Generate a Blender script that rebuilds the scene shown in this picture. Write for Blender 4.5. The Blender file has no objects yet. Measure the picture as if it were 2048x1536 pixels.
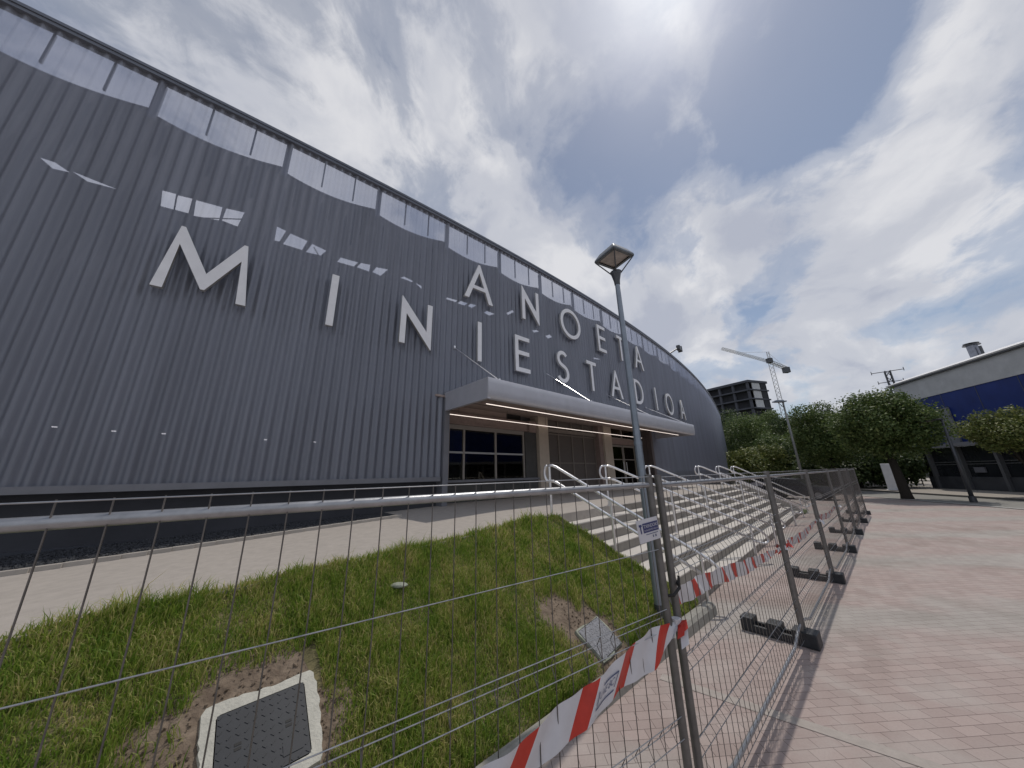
import bpy, math, random
import numpy as np
from mathutils import Vector, Matrix
random.seed(7); rng = np.random.default_rng(7)
SC = bpy.context.scene
COL = SC.collection
R = math.radians
# ------------------------------------------------------------------ camera
CAM_H = 2.15
MW = np.array([[0.99970903, -0.02319199, 0.0066285],
               [0.0, -0.27480, -0.96149],
               [0.0, 0.0, 0.0]])
def _cam_axes():
    up = np.array([970. - 1024., -1470. - 768., 640.]); up /= np.linalg.norm(up)
    f0 = np.array([0, 0, 1.]); f = f0 - up * up[2]; f /= np.linalg.norm(f)
    r = np.cross(f, up)
    return np.array([r, f, up])
CM = _cam_axes()
cam = bpy.data.cameras.new('camera'); cam_o = bpy.data.objects.new('camera', cam); COL.objects.link(cam_o)
cam.sensor_width = 36.0; cam.lens = 640. / 2048. * 36.0; cam.clip_start = 0.05; cam.clip_end = 3000
m = Matrix.Identity(4)
for i in range(3):
    m[i][0] = CM[i][0]; m[i][1] = -CM[i][1]; m[i][2] = -CM[i][2]
m[2][3] = CAM_H
cam_o.matrix_world = m
SC.camera = cam_o
# ------------------------------------------------------------------ light
SUN_AZ, SUN_EL = 40.5, 63.0          # azimuth clockwise from +Y
SUN = Vector((math.sin(R(SUN_AZ)) * math.cos(R(SUN_EL)), math.cos(R(SUN_AZ)) * math.cos(R(SUN_EL)), math.sin(R(SUN_EL))))
sd = bpy.data.lights.new('sun', 'SUN'); sd.energy = 1.9; sd.angle = R(0.6); sd.color = (1.0, 0.93, 0.84)
so = bpy.data.objects.new('sun', sd); COL.objects.link(so)
so.rotation_euler = SUN.to_track_quat('Z', 'Y').to_euler(); so.location = SUN * 200
SC.view_settings.view_transform = 'Standard'; SC.view_settings.look = 'None'
SC.view_settings.exposure = 0.0; SC.view_settings.gamma = 1.0
world = bpy.data.worlds.new('World'); SC.world = world; world.use_nodes = True
def build_world():
    nt = world.node_tree; N = nt.nodes; L = nt.links
    for n in list(N): N.remove(n)
    out = N.new('ShaderNodeOutputWorld'); bg = N.new('ShaderNodeBackground'); bg.inputs['Strength'].default_value = 0.081
    L.new(bg.outputs[0], out.inputs[0])
    sky = N.new('ShaderNodeTexSky'); sky.sky_type = 'NISHITA'; sky.sun_disc = False
    sky.sun_elevation = R(SUN_EL); sky.sun_rotation = R(SUN_AZ); sky.air_density = 1.0; sky.dust_density = 0.3; sky.ozone_density = 1.0
    tc = N.new('ShaderNodeTexCoord'); sep = N.new('ShaderNodeSeparateXYZ'); L.new(tc.outputs['Generated'], sep.inputs[0])
    def mth(op, a, b=None, c=None):
        n = N.new('ShaderNodeMath'); n.operation = op
        for i, v in enumerate((a, b, c)):
            if v is None: continue
            if isinstance(v, (int, float)): n.inputs[i].default_value = v
            else: L.new(v, n.inputs[i])
        return n.outputs[0]
    zz = mth('ADD', mth('MAXIMUM', sep.outputs[2], 0.0), 0.40)
    px = mth('DIVIDE', sep.outputs[0], zz); py = mth('DIVIDE', sep.outputs[1], zz)
    cmb = N.new('ShaderNodeCombineXYZ'); L.new(px, cmb.inputs[0]); L.new(py, cmb.inputs[1])
    mp = N.new('ShaderNodeMapping'); mp.vector_type = 'TEXTURE'
    mp.inputs['Rotation'].default_value = (0, 0, R(-22)); mp.inputs['Scale'].default_value = (0.55, 0.72, 1); mp.inputs['Location'].default_value = (7.7, -4.1, 0)
    L.new(cmb.outputs[0], mp.inputs[0])
    def noise(vec, sc, det, rough, dist=0.0):
        n = N.new('ShaderNodeTexNoise'); n.inputs['Scale'].default_value = sc; n.inputs['Detail'].default_value = det
        n.inputs['Roughness'].default_value = rough; n.inputs['Distortion'].default_value = dist
        L.new(vec, n.inputs['Vector']); return n.outputs['Fac']
    def ramp(fac, stops):
        r = N.new('ShaderNodeValToRGB'); L.new(fac, r.inputs[0]); e = r.color_ramp.elements
        while len(e) < len(stops): e.new(0.5)
        for k, (p, c) in enumerate(stops):
            e[k].position = p; e[k].color = (c, c, c, 1) if isinstance(c, (int, float)) else (*c, 1)
        r.color_ramp.interpolation = 'EASE'
        return r.outputs[0]
    # billowing masses, frayed by a finer noise, streaked along the wind
    warp = N.new('ShaderNodeTexNoise'); warp.inputs['Scale'].default_value = 1.1; warp.inputs['Detail'].default_value = 4; L.new(mp.outputs[0], warp.inputs['Vector'])
    wv = N.new('ShaderNodeVectorMath'); wv.operation = 'MULTIPLY_ADD'; L.new(warp.outputs['Color'], wv.inputs[0]); wv.inputs[1].default_value = (0.55, 0.55, 0); L.new(mp.outputs[0], wv.inputs[2])
    big = noise(wv.outputs[0], 1.05, 3, 0.5, 0.0)
    mid = noise(wv.outputs[0], 2.4, 10, 0.58, 0.1)
    fray = noise(mp.outputs[0], 7.5, 9, 0.66, 0.5)
    dens = mth('ADD', mth('ADD', mth('MULTIPLY', big, 0.60), mth('MULTIPLY', mid, 0.36)), mth('MULTIPLY', fray, 0.09))
    dens = mth('ADD', dens, mth('MULTIPLY', mth('SUBTRACT', 0.75, sep.outputs[2]), 0.07))
    alpha = ramp(dens, [(0.45, 0.05), (0.505, 0.42), (0.555, 0.92)])
    shade = noise(wv.outputs[0], 2.3, 8, 0.55, 0.1)
    shade = mth('ADD', mth('MULTIPLY', shade, 0.75), mth('MULTIPLY', mth('SUBTRACT', 0.9, dens), 0.32))
    ccol = ramp(shade, [(0.37, (5.6, 5.9, 6.9)), (0.47, (7.0, 7.2, 7.9)), (0.60, (9.3, 9.3, 9.6))])
    # glow of the veiled sun
    dp = N.new('ShaderNodeVectorMath'); dp.operation = 'DOT_PRODUCT'; L.new(tc.outputs['Generated'], dp.inputs[0])
    dp.inputs[1].default_value = SUN
    glow = mth('POWER', mth('MAXIMUM', dp.outputs['Value'], 0.0), 110.0)
    glow2 = mth('POWER', mth('MAXIMUM', dp.outputs['Value'], 0.0), 5.0)
    gl = mth('ADD', mth('MULTIPLY', glow, 4.0), mth('MULTIPLY', glow2, 0.25))
    hs = N.new('ShaderNodeHueSaturation'); hs.inputs['Saturation'].default_value = 0.86; hs.inputs['Value'].default_value = 1.0
    dk = N.new('ShaderNodeMix'); dk.data_type = 'RGBA'; dk.blend_type = 'DARKEN'; dk.inputs[0].default_value = 1.0
    L.new(sky.outputs[0], dk.inputs[6]); dk.inputs[7].default_value = (4.5, 6.4, 9.6, 1); L.new(dk.outputs[2], hs.inputs['Color'])
    mix = N.new('ShaderNodeMix'); mix.data_type = 'RGBA'
    L.new(alpha, mix.inputs[0]); L.new(hs.outputs[0], mix.inputs[6]); L.new(ccol, mix.inputs[7])
    add = N.new('ShaderNodeVectorMath'); add.operation = 'ADD'
    cg = N.new('ShaderNodeCombineXYZ')
    for i in range(3): L.new(gl, cg.inputs[i])
    L.new(mix.outputs[2], add.inputs[0]); L.new(cg.outputs[0], add.inputs[1])
    L.new(add.outputs[0], bg.inputs['Color'])
build_world()

# ------------------------------------------------------------------ helpers
def nset(n, k, v):
    if k in n.inputs: n.inputs[k].default_value = v
def mat(name, col, rough=0.6, metal=0.0, var=0.0, vscale=8.0, bump=0.0, bscale=60.0, spec=0.5, col2=None, emit=None, estr=0.0):
    """principled material with procedural noise variation in colour and bump"""
    m = bpy.data.materials.new(name); m.use_nodes = True; nt = m.node_tree; N = nt.nodes; L = nt.links
    b = N['Principled BSDF']; b.inputs['Base Color'].default_value = (*col, 1); b.inputs['Roughness'].default_value = rough
    b.inputs['Metallic'].default_value = metal; nset(b, 'Specular IOR Level', spec)
    tc = N.new('ShaderNodeTexCoord')
    if var > 0 or col2:
        n = N.new('ShaderNodeTexNoise'); n.inputs['Scale'].default_value = vscale; n.inputs['Detail'].default_value = 7; n.inputs['Roughness'].default_value = 0.62
        L.new(tc.outputs['Object'], n.inputs['Vector'])
        r = N.new('ShaderNodeValToRGB'); L.new(n.outputs['Fac'], r.inputs[0])
        c2 = col2 if col2 else tuple(min(1, c * (1 + var)) for c in col)
        c1 = tuple(c * (1 - var) for c in col)
        r.color_ramp.elements[0].position = 0.32; r.color_ramp.elements[1].position = 0.68
        r.color_ramp.elements[0].color = (*c1, 1); r.color_ramp.elements[1].color = (*c2, 1)
        L.new(r.outputs[0], b.inputs['Base Color'])
    if bump > 0:
        n = N.new('ShaderNodeTexNoise'); n.inputs['Scale'].default_value = bscale; n.inputs['Detail'].default_value = 5
        L.new(tc.outputs['Object'], n.inputs['Vector'])
        bp = N.new('ShaderNodeBump'); bp.inputs['Strength'].default_value = bump; bp.inputs['Distance'].default_value = 0.02
        L.new(n.outputs['Fac'], bp.inputs['Height']); L.new(bp.outputs[0], b.inputs['Normal'])
    if emit:
        b.inputs['Emission Color'].default_value = (*emit, 1); b.inputs['Emission Strength'].default_value = estr
    return m

def wloc(o):
    v = Vector((0, 0, 0))
    while o is not None: v = v + o.location; o = o.parent
    return v
class MB:
    def __init__(s): s.v = []; s.f = []; s.mi = []
    def add(s, vs, fs, mi=0):
        o = len(s.v); s.v.extend([tuple(map(float, p)) for p in vs]); s.f.extend([tuple(i + o for i in f) for f in fs]); s.mi.extend([mi] * len(fs)); return s
    def quad(s, a, b, c, d, mi=0): return s.add([a, b, c, d], [(0, 1, 2, 3)], mi)
    def box(s, c, size, ax=None, ay=None, az=None, mi=0):
        ax = np.array(ax if ax is not None else (1, 0, 0), float); ay = np.array(ay if ay is not None else (0, 1, 0), float); az = np.array(az if az is not None else (0, 0, 1), float)
        c = np.array(c, float); h = np.array(size, float) / 2; P = []
        for x, y, z in ((-1, -1, -1), (1, -1, -1), (1, 1, -1), (-1, 1, -1), (-1, -1, 1), (1, -1, 1), (1, 1, 1), (-1, 1, 1)):
            P.append(c + ax * x * h[0] + ay * y * h[1] + az * z * h[2])
        return s.add(P, [(0, 3, 2, 1), (4, 5, 6, 7), (0, 1, 5, 4), (1, 2, 6, 5), (2, 3, 7, 6), (3, 0, 4, 7)], mi)
    def prism(s, poly, h0, h1, mi=0):
        """vertical prism of a plan polygon (counter-clockwise)"""
        n = len(poly); P = [(p[0], p[1], h0) for p in poly] + [(p[0], p[1], h1) for p in poly]
        F = [tuple(range(n - 1, -1, -1)), tuple(range(n, 2 * n))] + [(i, (i + 1) % n, (i + 1) % n + n, i + n) for i in range(n)]
        return s.add(P, F, mi)
    def tube(s, pts, r, n=8, mi=0, cap=True, r1=None):
        pts = [np.array(p, float) for p in pts]; k = len(pts); V = []; F = []
        prev = None
        for i, p in enumerate(pts):
            t = pts[min(i + 1, k - 1)] - pts[max(i - 1, 0)]; t = t / (np.linalg.norm(t) + 1e-12)
            if prev is None:
                a = np.array((0, 0, 1.)) if abs(t[2]) < 0.9 else np.array((1., 0, 0)); u = np.cross(t, a)
            else: u = prev - t * prev.dot(t)
            u = u / (np.linalg.norm(u) + 1e-12); prev = u; w = np.cross(t, u)
            rr = r if r1 is None else r + (r1 - r) * i / (k - 1)
            for j in range(n):
                a = 2 * math.pi * j / n; V.append(p + (u * math.cos(a) + w * math.sin(a)) * rr)
        for i in range(k - 1):
            for j in range(n): F.append((i * n + j, i * n + (j + 1) % n, (i + 1) * n + (j + 1) % n, (i + 1) * n + j))
        if cap: F.append(tuple(range(n - 1, -1, -1))); F.append(tuple(range((k - 1) * n, k * n)))
        return s.add(V, F, mi)
    def build(s, name, mats, parent=None, smooth=False, bevel=0.0):
        me = bpy.data.meshes.new(name); off = wloc(parent) if parent is not None else Vector((0, 0, 0))
        me.from_pydata([(p[0] - off.x, p[1] - off.y, p[2] - off.z) for p in s.v], [], s.f)
        mats = mats if isinstance(mats, (list, tuple)) else [mats]
        for mm in mats: me.materials.append(mm)
        me.polygons.foreach_set('material_index', s.mi)
        if smooth: me.polygons.foreach_set('use_smooth', [True] * len(s.f))
        me.update(); o = bpy.data.objects.new(name, me); COL.objects.link(o)
        if parent is not None: o.parent = parent
        if bevel > 0:
            b = o.modifiers.new('bevel', 'BEVEL'); b.width = bevel; b.segments = 2; b.limit_method = 'ANGLE'
        return o
def smooth_by_angle(o, deg=40):
    me = o.data
    me.polygons.foreach_set('use_smooth', [True] * len(me.polygons))
    try: me.set_sharp_from_angle(angle=R(deg))
    except Exception: pass
def tag(o, label, cat, group=None, kind=None):
    if label: o['label'] = label
    if cat: o['category'] = cat
    if group: o['group'] = group
    if kind: o['kind'] = kind
    return o
def struct(o): o['kind'] = 'structure'; return o
def thing(name, label, cat, loc=(0, 0, 0), group=None):
    o = bpy.data.objects.new(name, None); COL.objects.link(o); o.location = loc; o.empty_display_size = 0.2
    return tag(o, label, cat, group)
def copy_tree(o, parent=None):
    c = o.copy(); COL.objects.link(c)
    if parent is not None: c.parent = parent
    for ch in [x for x in bpy.data.objects if x.parent == o]: copy_tree(ch, c)
    return c
def text_mesh(txt, size, extrude=0.0):
    cu = bpy.data.curves.new('txt', 'FONT'); cu.body = txt; cu.size = size; cu.extrude = extrude; cu.align_x = 'CENTER'; cu.align_y = 'CENTER'; cu.resolution_u = 3
    o = bpy.data.objects.new('txt', cu); COL.objects.link(o)
    dg = bpy.context.evaluated_depsgraph_get(); me = bpy.data.meshes.new_from_object(o.evaluated_get(dg))
    V = [tuple(v.co) for v in me.vertices]; F = [tuple(p.vertices) for p in me.polygons]
    bpy.data.objects.remove(o); bpy.data.curves.remove(cu); bpy.data.meshes.remove(me)
    return V, F
def ray(px, py):
    return CM @ np.array([px - 1024., py - 768., 640.])
def at_dist(px, py, d):
    r = ray(px, py); t = d / math.hypot(r[0], r[1]); return np.array([r[0] * t, r[1] * t, CAM_H + r[2] * t])

# facade plan: a gentle convex curve; u runs along it, off > 0 towards the plaza
FA = np.array([-9.22102959, 3.73342933]); FE = np.array([0.71949748, 0.69449506]); FN = np.array([FE[1], -FE[0]])
FC = [2.238283624807459e-07, -7.6039995938432044e-06, -0.003758163337123762, 0.1403981286853038, -0.015174025604202767]
FD = np.polyder(FC)
U_END = 78.0
def FP(u, off=0.0):
    uc = min(u, 64.0); v = np.polyval(FC, uc); dv = np.polyval(FD, uc)
    if u > 64.0: v = v + dv * (u - 64.0) - 0.006 * (u - 64.0) ** 2; dv = dv - 0.012 * (u - 64.0)
    t = FE + dv * FN; t = t / np.linalg.norm(t); no = np.array([t[1], -t[0]])
    return FA + u * FE + v * FN + no * off
def FT(u):
    d = FP(u + .01) - FP(u - .01); d /= np.linalg.norm(d); return d, np.array([d[1], -d[0]])
# stairs frame: a along the flight, p towards the plaza
SO = np.array((.62, 6.67)); SD = np.array((.714, .70)); SN = np.array((.70, -.714))
def SP(a, p): return SO + SD * a + SN * p
ZL = 1.38
def zpath(a): return ZL + .034 * min(a, 0) if a > -10 else ZL - .34
def bank_z(a, p):
    ze = zpath(a); t = (p - .2) / (1.9 + .05 * a); return ze + (0.12 - ze) * min(max(t, 0), 1.05)

# ------------------------------------------------------------------ materials
M = {}
M['skin'] = mat('perforated_sheet', (0.35, 0.37, 0.43), rough=0.40, metal=0.4, var=0.12, vscale=0.9)
def perforate(m, fac):
    nt = m.node_tree; N = nt.nodes; L = nt.links; b = N['Principled BSDF']; out = N['Material Output']
    t = N.new('ShaderNodeBsdfTransparent'); t.inputs[0].default_value = (0.86, 0.88, 0.97, 1)
    mx = N.new('ShaderNodeMixShader'); mx.inputs[0].default_value = fac
    L.new(b.outputs[0], mx.inputs[1]); L.new(t.outputs[0], mx.inputs[2]); L.new(mx.outputs[0], out.inputs[0])
perforate(M['skin'], 0.45)
for n_ in list(M['skin'].node_tree.nodes):
    if n_.type == 'TEX_NOISE':      # rain streaks: noise stretched along the sheets
        mp_ = M['skin'].node_tree.nodes.new('ShaderNodeMapping'); mp_.inputs['Scale'].default_value = (2.2, 2.2, .16)
        M['skin'].node_tree.links.new(n_.inputs['Vector'].links[0].from_socket, mp_.inputs[0]); M['skin'].node_tree.links.new(mp_.outputs[0], n_.inputs['Vector'])
M['coping'] = mat('painted_steel_grey', (0.15, 0.165, 0.20), rough=0.4, metal=0.4, var=0.08, vscale=2)
M['trim'] = mat('base_trim_grey', (0.20, 0.205, 0.23), rough=0.5, metal=0.2, var=0.08, vscale=3)
M['inner'] = mat('inner_wall_dark', (0.05, 0.052, 0.062), rough=0.8, var=0.25, vscale=0.8)
M['plinth'] = mat('plinth_dark', (0.045, 0.05, 0.065), rough=0.45, var=0.2, vscale=2)
M['plinth2'] = mat('plinth_olive', (0.05, 0.055, 0.045), rough=0.3, var=0.2, vscale=2)
M['letter'] = mat('letter_white', (0.84, 0.85, 0.88), rough=0.45, var=0.05, vscale=4)
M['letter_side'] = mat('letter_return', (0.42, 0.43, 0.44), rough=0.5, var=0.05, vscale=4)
M['canopy'] = mat('canopy_grey', (0.50, 0.51, 0.56), rough=0.38, metal=0.25, var=0.05, vscale=3)
M['soffit'] = mat('soffit_beige', (0.36, 0.29, 0.26), rough=0.75, var=0.08, vscale=4)
M['beam'] = mat('brown_timber_panel', (0.26, 0.20, 0.18), rough=0.7, var=0.12, vscale=6)
M['cream'] = mat('cream_render', (0.52, 0.45, 0.37), rough=0.8, var=0.06, vscale=5, bump=0.1)
M['darkpanel'] = mat('dark_grey_panel', (0.07, 0.07, 0.068), rough=0.6, var=0.15, vscale=3)
M['grille'] = mat('brown_grey_mesh_panel', (0.12, 0.105, 0.095), rough=0.6, var=0.15, vscale=30)
M['frame'] = mat('beige_metal_frame', (0.34, 0.31, 0.28), rough=0.45, metal=0.1, var=0.05, vscale=5)
M['room'] = mat('room_dark', (0.03, 0.03, 0.032), rough=0.9, var=0.2, vscale=1)
M['tube_lit'] = mat('lit_tube', (0.8, 0.75, 0.7), rough=0.4, var=0.02, emit=(1.0, 0.86, 0.78), estr=1.25)
M['spot_lit'] = mat('lit_spot', (0.8, 0.8, 0.8), rough=0.4, var=0.02, emit=(1.0, 0.95, 0.9), estr=1.0)
def glass(name, tint=(0.5, 0.53, 0.56)):
    m = bpy.data.materials.new(name); m.use_nodes = True; nt = m.node_tree; N = nt.nodes; L = nt.links
    N.remove(N['Principled BSDF']); out = N['Material Output']
    g = N.new('ShaderNodeBsdfGlossy'); g.inputs['Roughness'].default_value = 0.03; g.inputs['Color'].default_value = (0.85, 0.80, 0.66, 1)
    t = N.new('ShaderNodeBsdfTransparent'); t.inputs[0].default_value = (*tint, 1)
    f = N.new('ShaderNodeFresnel'); f.inputs[0].default_value = 1.75
    n = N.new('ShaderNodeTexNoise'); n.inputs['Scale'].default_value = 0.8; bp = N.new('ShaderNodeBump'); bp.inputs['Strength'].default_value = 0.05
    L.new(n.outputs['Fac'], bp.inputs['Height']); L.new(bp.outputs[0], g.inputs['Normal'])
    mx = N.new('ShaderNodeMixShader'); L.new(f.outputs[0], mx.inputs[0]); L.new(t.outputs[0], mx.inputs[1]); L.new(g.outputs[0], mx.inputs[2]); L.new(mx.outputs[0], out.inputs[0])
    return m
M['glass'] = glass('window_glass')
M['galv'] = mat('galvanised_steel', (0.36, 0.37, 0.39), rough=0.38, metal=0.75, var=0.16, vscale=14, bump=0.03, bscale=90)
M['galv_dark'] = mat('galvanised_post_dull', (0.17, 0.165, 0.16), rough=0.5, metal=0.55, var=0.2, vscale=12)
M['wire'] = mat('wire_steel', (0.15, 0.14, 0.135), rough=0.45, metal=0.6, var=0.2, vscale=20)
M['inox'] = mat('stainless_tube', (0.80, 0.80, 0.82), rough=0.30, metal=0.85, var=0.06, vscale=10)
M['foot'] = mat('recycled_plastic_foot', (0.022, 0.026, 0.032), rough=0.55, var=0.25, vscale=20, bump=0.15)
M['tape_w'] = mat('tape_white', (0.60, 0.60, 0.63), rough=0.45, var=0.06, vscale=8)
M['tape_r'] = mat('tape_red', (0.50, 0.035, 0.02), rough=0.45, var=0.12, vscale=8)
M['ink'] = mat('ink_blue', (0.09, 0.11, 0.20), rough=0.6, var=0.1)
M['sign_w'] = mat('sign_white', (0.62, 0.62, 0.66), rough=0.4, var=0.04)
M['sign_b'] = mat('sign_blue', (0.03, 0.04, 0.15), rough=0.4, var=0.05)
M['lamp_pole'] = mat('lamp_pole_blue_grey', (0.25, 0.29, 0.34), rough=0.35, metal=0.45, var=0.1, vscale=6)
M['lamp_dark'] = mat('lamp_dark_grey', (0.075, 0.08, 0.09), rough=0.4, metal=0.3, var=0.1)
M['lamp_glass'] = mat('lamp_reflector', (0.42, 0.38, 0.36), rough=0.35, metal=0.2, var=0.2, vscale=9)
M['rubber'] = mat('black_rubber', (0.02, 0.02, 0.02), rough=0.7, var=0.1)
M['concrete'] = mat('concrete_pale', (0.40, 0.37, 0.335), rough=0.85, var=0.10, vscale=6, bump=0.15)
M['kerbtop'] = mat('kerb_concrete', (0.30, 0.29, 0.26), rough=0.85, var=0.14, vscale=14, bump=0.25)
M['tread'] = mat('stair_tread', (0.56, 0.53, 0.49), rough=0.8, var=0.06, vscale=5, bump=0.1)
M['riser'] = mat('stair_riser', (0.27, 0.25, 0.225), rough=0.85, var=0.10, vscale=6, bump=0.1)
M['cover'] = mat('composite_cover', (0.022, 0.026, 0.033), rough=0.6, var=0.12, vscale=10)
M['cover2'] = mat('cast_cover_grey', (0.20, 0.205, 0.225), rough=0.6, metal=0.3, var=0.3, vscale=30, bump=0.3)
M['mortar'] = mat('fresh_mortar', (0.50, 0.49, 0.43), rough=0.9, var=0.12, vscale=12, bump=0.4)
M['bark'] = mat('bark', (0.03, 0.025, 0.02), rough=0.9, var=0.3, vscale=12, bump=0.4, bscale=30)
M['stone'] = mat('field_stone', (0.30, 0.32, 0.26), rough=0.9, var=0.25, vscale=18, bump=0.5, bscale=25)

def leaf_mat(name, c1, c2, c3, patch=0.0, trans=0.28):
    m = bpy.data.materials.new(name); m.use_nodes = True; nt = m.node_tree; N = nt.nodes; L = nt.links
    b = N['Principled BSDF']; out = N['Material Output']; b.inputs['Roughness'].default_value = 0.55; nset(b, 'Specular IOR Level', 0.35)
    g = N.new('ShaderNodeNewGeometry'); r = N.new('ShaderNodeValToRGB'); 
    if patch > 0:
        tc = N.new('ShaderNodeTexCoord'); nz = N.new('ShaderNodeTexNoise'); nz.inputs['Scale'].default_value = 2.6; nz.inputs['Detail'].default_value = 6; nz.inputs['Roughness'].default_value = 0.65; L.new(tc.outputs['Object'], nz.inputs['Vector'])
        a = N.new('ShaderNodeMath'); a.operation = 'MULTIPLY_ADD'; L.new(nz.outputs['Fac'], a.inputs[0]); a.inputs[1].default_value = 2.6 * patch; a.inputs[2].default_value = -1.3 * patch
        q = N.new('ShaderNodeMath'); q.operation = 'ADD'; q.use_clamp = True; L.new(a.outputs[0], q.inputs[0]); L.new(g.outputs['Random Per Island'], q.inputs[1]); L.new(q.outputs[0], r.inputs[0])
    else: L.new(g.outputs['Random Per Island'], r.inputs[0])
    e = r.color_ramp.elements; e[0].color = (*c1, 1); e[1].color = (*c3, 1); e.new(0.55).color = (*c2, 1)
    L.new(r.outputs[0], b.inputs['Base Color'])
    tr = N.new('ShaderNodeBsdfTranslucent'); L.new(r.outputs[0], tr.inputs[0])
    mx = N.new('ShaderNodeMixShader'); mx.inputs[0].default_value = trans
    L.new(b.outputs[0], mx.inputs[1]); L.new(tr.outputs[0], mx.inputs[2]); L.new(mx.outputs[0], out.inputs[0])
    return m
M['leaf'] = leaf_mat('leaf_green', (0.05, 0.088, 0.024), (0.10, 0.152, 0.042), (0.20, 0.245, 0.085))
M['leaf_y'] = leaf_mat('leaf_yellow_green', (0.08, 0.115, 0.03), (0.155, 0.19, 0.05), (0.26, 0.265, 0.095))
M['leaf_d'] = leaf_mat('leaf_dark_green', (0.032, 0.058, 0.02), (0.062, 0.098, 0.033), (0.12, 0.16, 0.06))
M['blade'] = leaf_mat('grass_blade', (0.14, 0.25, 0.03), (0.28, 0.36, 0.06), (0.56, 0.49, 0.22), patch=.75, trans=.42)

def paver_mat():
    m = bpy.data.materials.new('pink_pavers'); m.use_nodes = True; nt = m.node_tree; N = nt.nodes; L = nt.links
    b = N['Principled BSDF']; b.inputs['Roughness'].default_value = 0.82
    tc = N.new('ShaderNodeTexCoord'); mp = N.new('ShaderNodeMapping'); mp.inputs['Rotation'].default_value = (0, 0, R(-3.5)); L.new(tc.outputs['Object'], mp.inputs[0])
    def noise(sc, det=6, dist=0.0, vec=None):
        n = N.new('ShaderNodeTexNoise'); n.inputs['Scale'].default_value = sc; n.inputs['Detail'].default_value = det; n.inputs['Distortion'].default_value = dist
        L.new(vec if vec else tc.outputs['Object'], n.inputs['Vector']); return n.outputs['Fac']
    def mth(op, a, b_=None):
        n = N.new('ShaderNodeMath'); n.operation = op
        for i, v in enumerate((a, b_)):
            if v is None: continue
            if isinstance(v, (int, float)): n.inputs[i].default_value = v
            else: L.new(v, n.inputs[i])
        return n.outputs[0]
    def rgbmix(f, a, c, mode='MIX'):
        n = N.new('ShaderNodeMix'); n.data_type = 'RGBA'; n.blend_type = mode
        for k, v in ((0, f), (6, a), (7, c)):
            if isinstance(v, (int, float)): n.inputs[k].default_value = v
            elif isinstance(v, tuple): n.inputs[k].default_value = (*v, 1)
            else: L.new(v, n.inputs[k])
        return n.outputs[2]
    br = N.new('ShaderNodeTexBrick'); L.new(mp.outputs[0], br.inputs['Vector']); br.offset = 0.5
    br.inputs['Scale'].default_value = 1.0; br.inputs['Brick Width'].default_value = 0.215; br.inputs['Row Height'].default_value = 0.1075
    br.inputs['Mortar Size'].default_value = 0.0035; br.inputs['Mortar Smooth'].default_value = 0.6; br.inputs['Bias'].default_value = -0.1
    br.inputs['Color1'].default_value = (0.0, 0, 0, 1); br.inputs['Color2'].default_value = (1, 1, 1, 1); br.inputs['Mortar'].default_value = (0.5, 0.5, 0.5, 1)
    pink = rgbmix(br.outputs['Color'], (0.355, 0.284, 0.262), (0.42, 0.338, 0.312))
    grey = rgbmix(br.outputs['Color'], (0.345, 0.315, 0.290), (0.405, 0.372, 0.345))
    sep = N.new('ShaderNodeSeparateXYZ'); L.new(tc.outputs['Object'], sep.inputs[0])
    # wide pink and grey bands across the plaza
    w = mth('ADD', sep.outputs[1], mth('MULTIPLY', sep.outputs[0], 0.07))
    w = mth('ADD', w, mth('MULTIPLY', noise(0.9, 4, 0.5), 1.5))
    band = mth('SINE', mth('MULTIPLY', mth('SUBTRACT', w, 5.85), 1.95))
    r = N.new('ShaderNodeValToRGB'); L.new(band, r.inputs[0]); r.color_ramp.elements[0].position = 0.05; r.color_ramp.elements[1].position = 0.95
    base = rgbmix(r.outputs[0], pink, grey)
    # joints, then dust and old stains
    base = rgbmix(mth('MULTIPLY', br.outputs['Fac'], 0.9), base, (0.13, 0.10, 0.092))
    dust = N.new('ShaderNodeValToRGB'); L.new(noise(1.7, 8, 0.6), dust.inputs[0]); dust.color_ramp.elements[0].position = 0.46; dust.color_ramp.elements[1].position = 0.74
    base = rgbmix(mth('MULTIPLY', dust.outputs[0], 0.45), base, (0.47, 0.44, 0.41))
    st = N.new('ShaderNodeValToRGB'); L.new(noise(0.55, 9, 0.9), st.inputs[0]); st.color_ramp.elements[0].position = 0.28; st.color_ramp.elements[1].position = 0.46
    st.color_ramp.elements[0].color = (0.80, 0.79, 0.77, 1); st.color_ramp.elements[1].color = (1, 1, 1, 1)
    base = rgbmix(1.0, base, st.outputs[0], 'MULTIPLY')
    fine = N.new('ShaderNodeValToRGB'); L.new(noise(60, 4), fine.inputs[0]); fine.color_ramp.elements[0].color = (0.86, 0.86, 0.86, 1); fine.color_ramp.elements[1].color = (1.1, 1.1, 1.1, 1)
    base = rgbmix(1.0, base, fine.outputs[0], 'MULTIPLY')
    L.new(base, b.inputs['Base Color'])
    h = mth('SUBTRACT', mth('MULTIPLY', noise(90, 3), 0.15), br.outputs['Fac'])
    bp = N.new('ShaderNodeBump'); bp.inputs['Strength'].default_value = 0.35; bp.inputs['Distance'].default_value = 0.006
    L.new(h, bp.inputs['Height']); L.new(bp.outputs[0], b.inputs['Normal'])
    return m
M['paver'] = paver_mat()
M['pathway'] = mat('washed_concrete', (0.40, 0.365, 0.33), rough=0.9, var=0.09, vscale=9, bump=0.3, bscale=140)
M['road'] = mat('road_pale_asphalt', (0.26, 0.255, 0.235), rough=0.9, var=0.08, vscale=2, bump=0.2)
M['farpave'] = mat('far_pavement', (0.36, 0.33, 0.29), rough=0.9, var=0.08, vscale=2)
M['line'] = mat('road_line', (0.6, 0.6, 0.58), rough=0.8, var=0.1)
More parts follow.
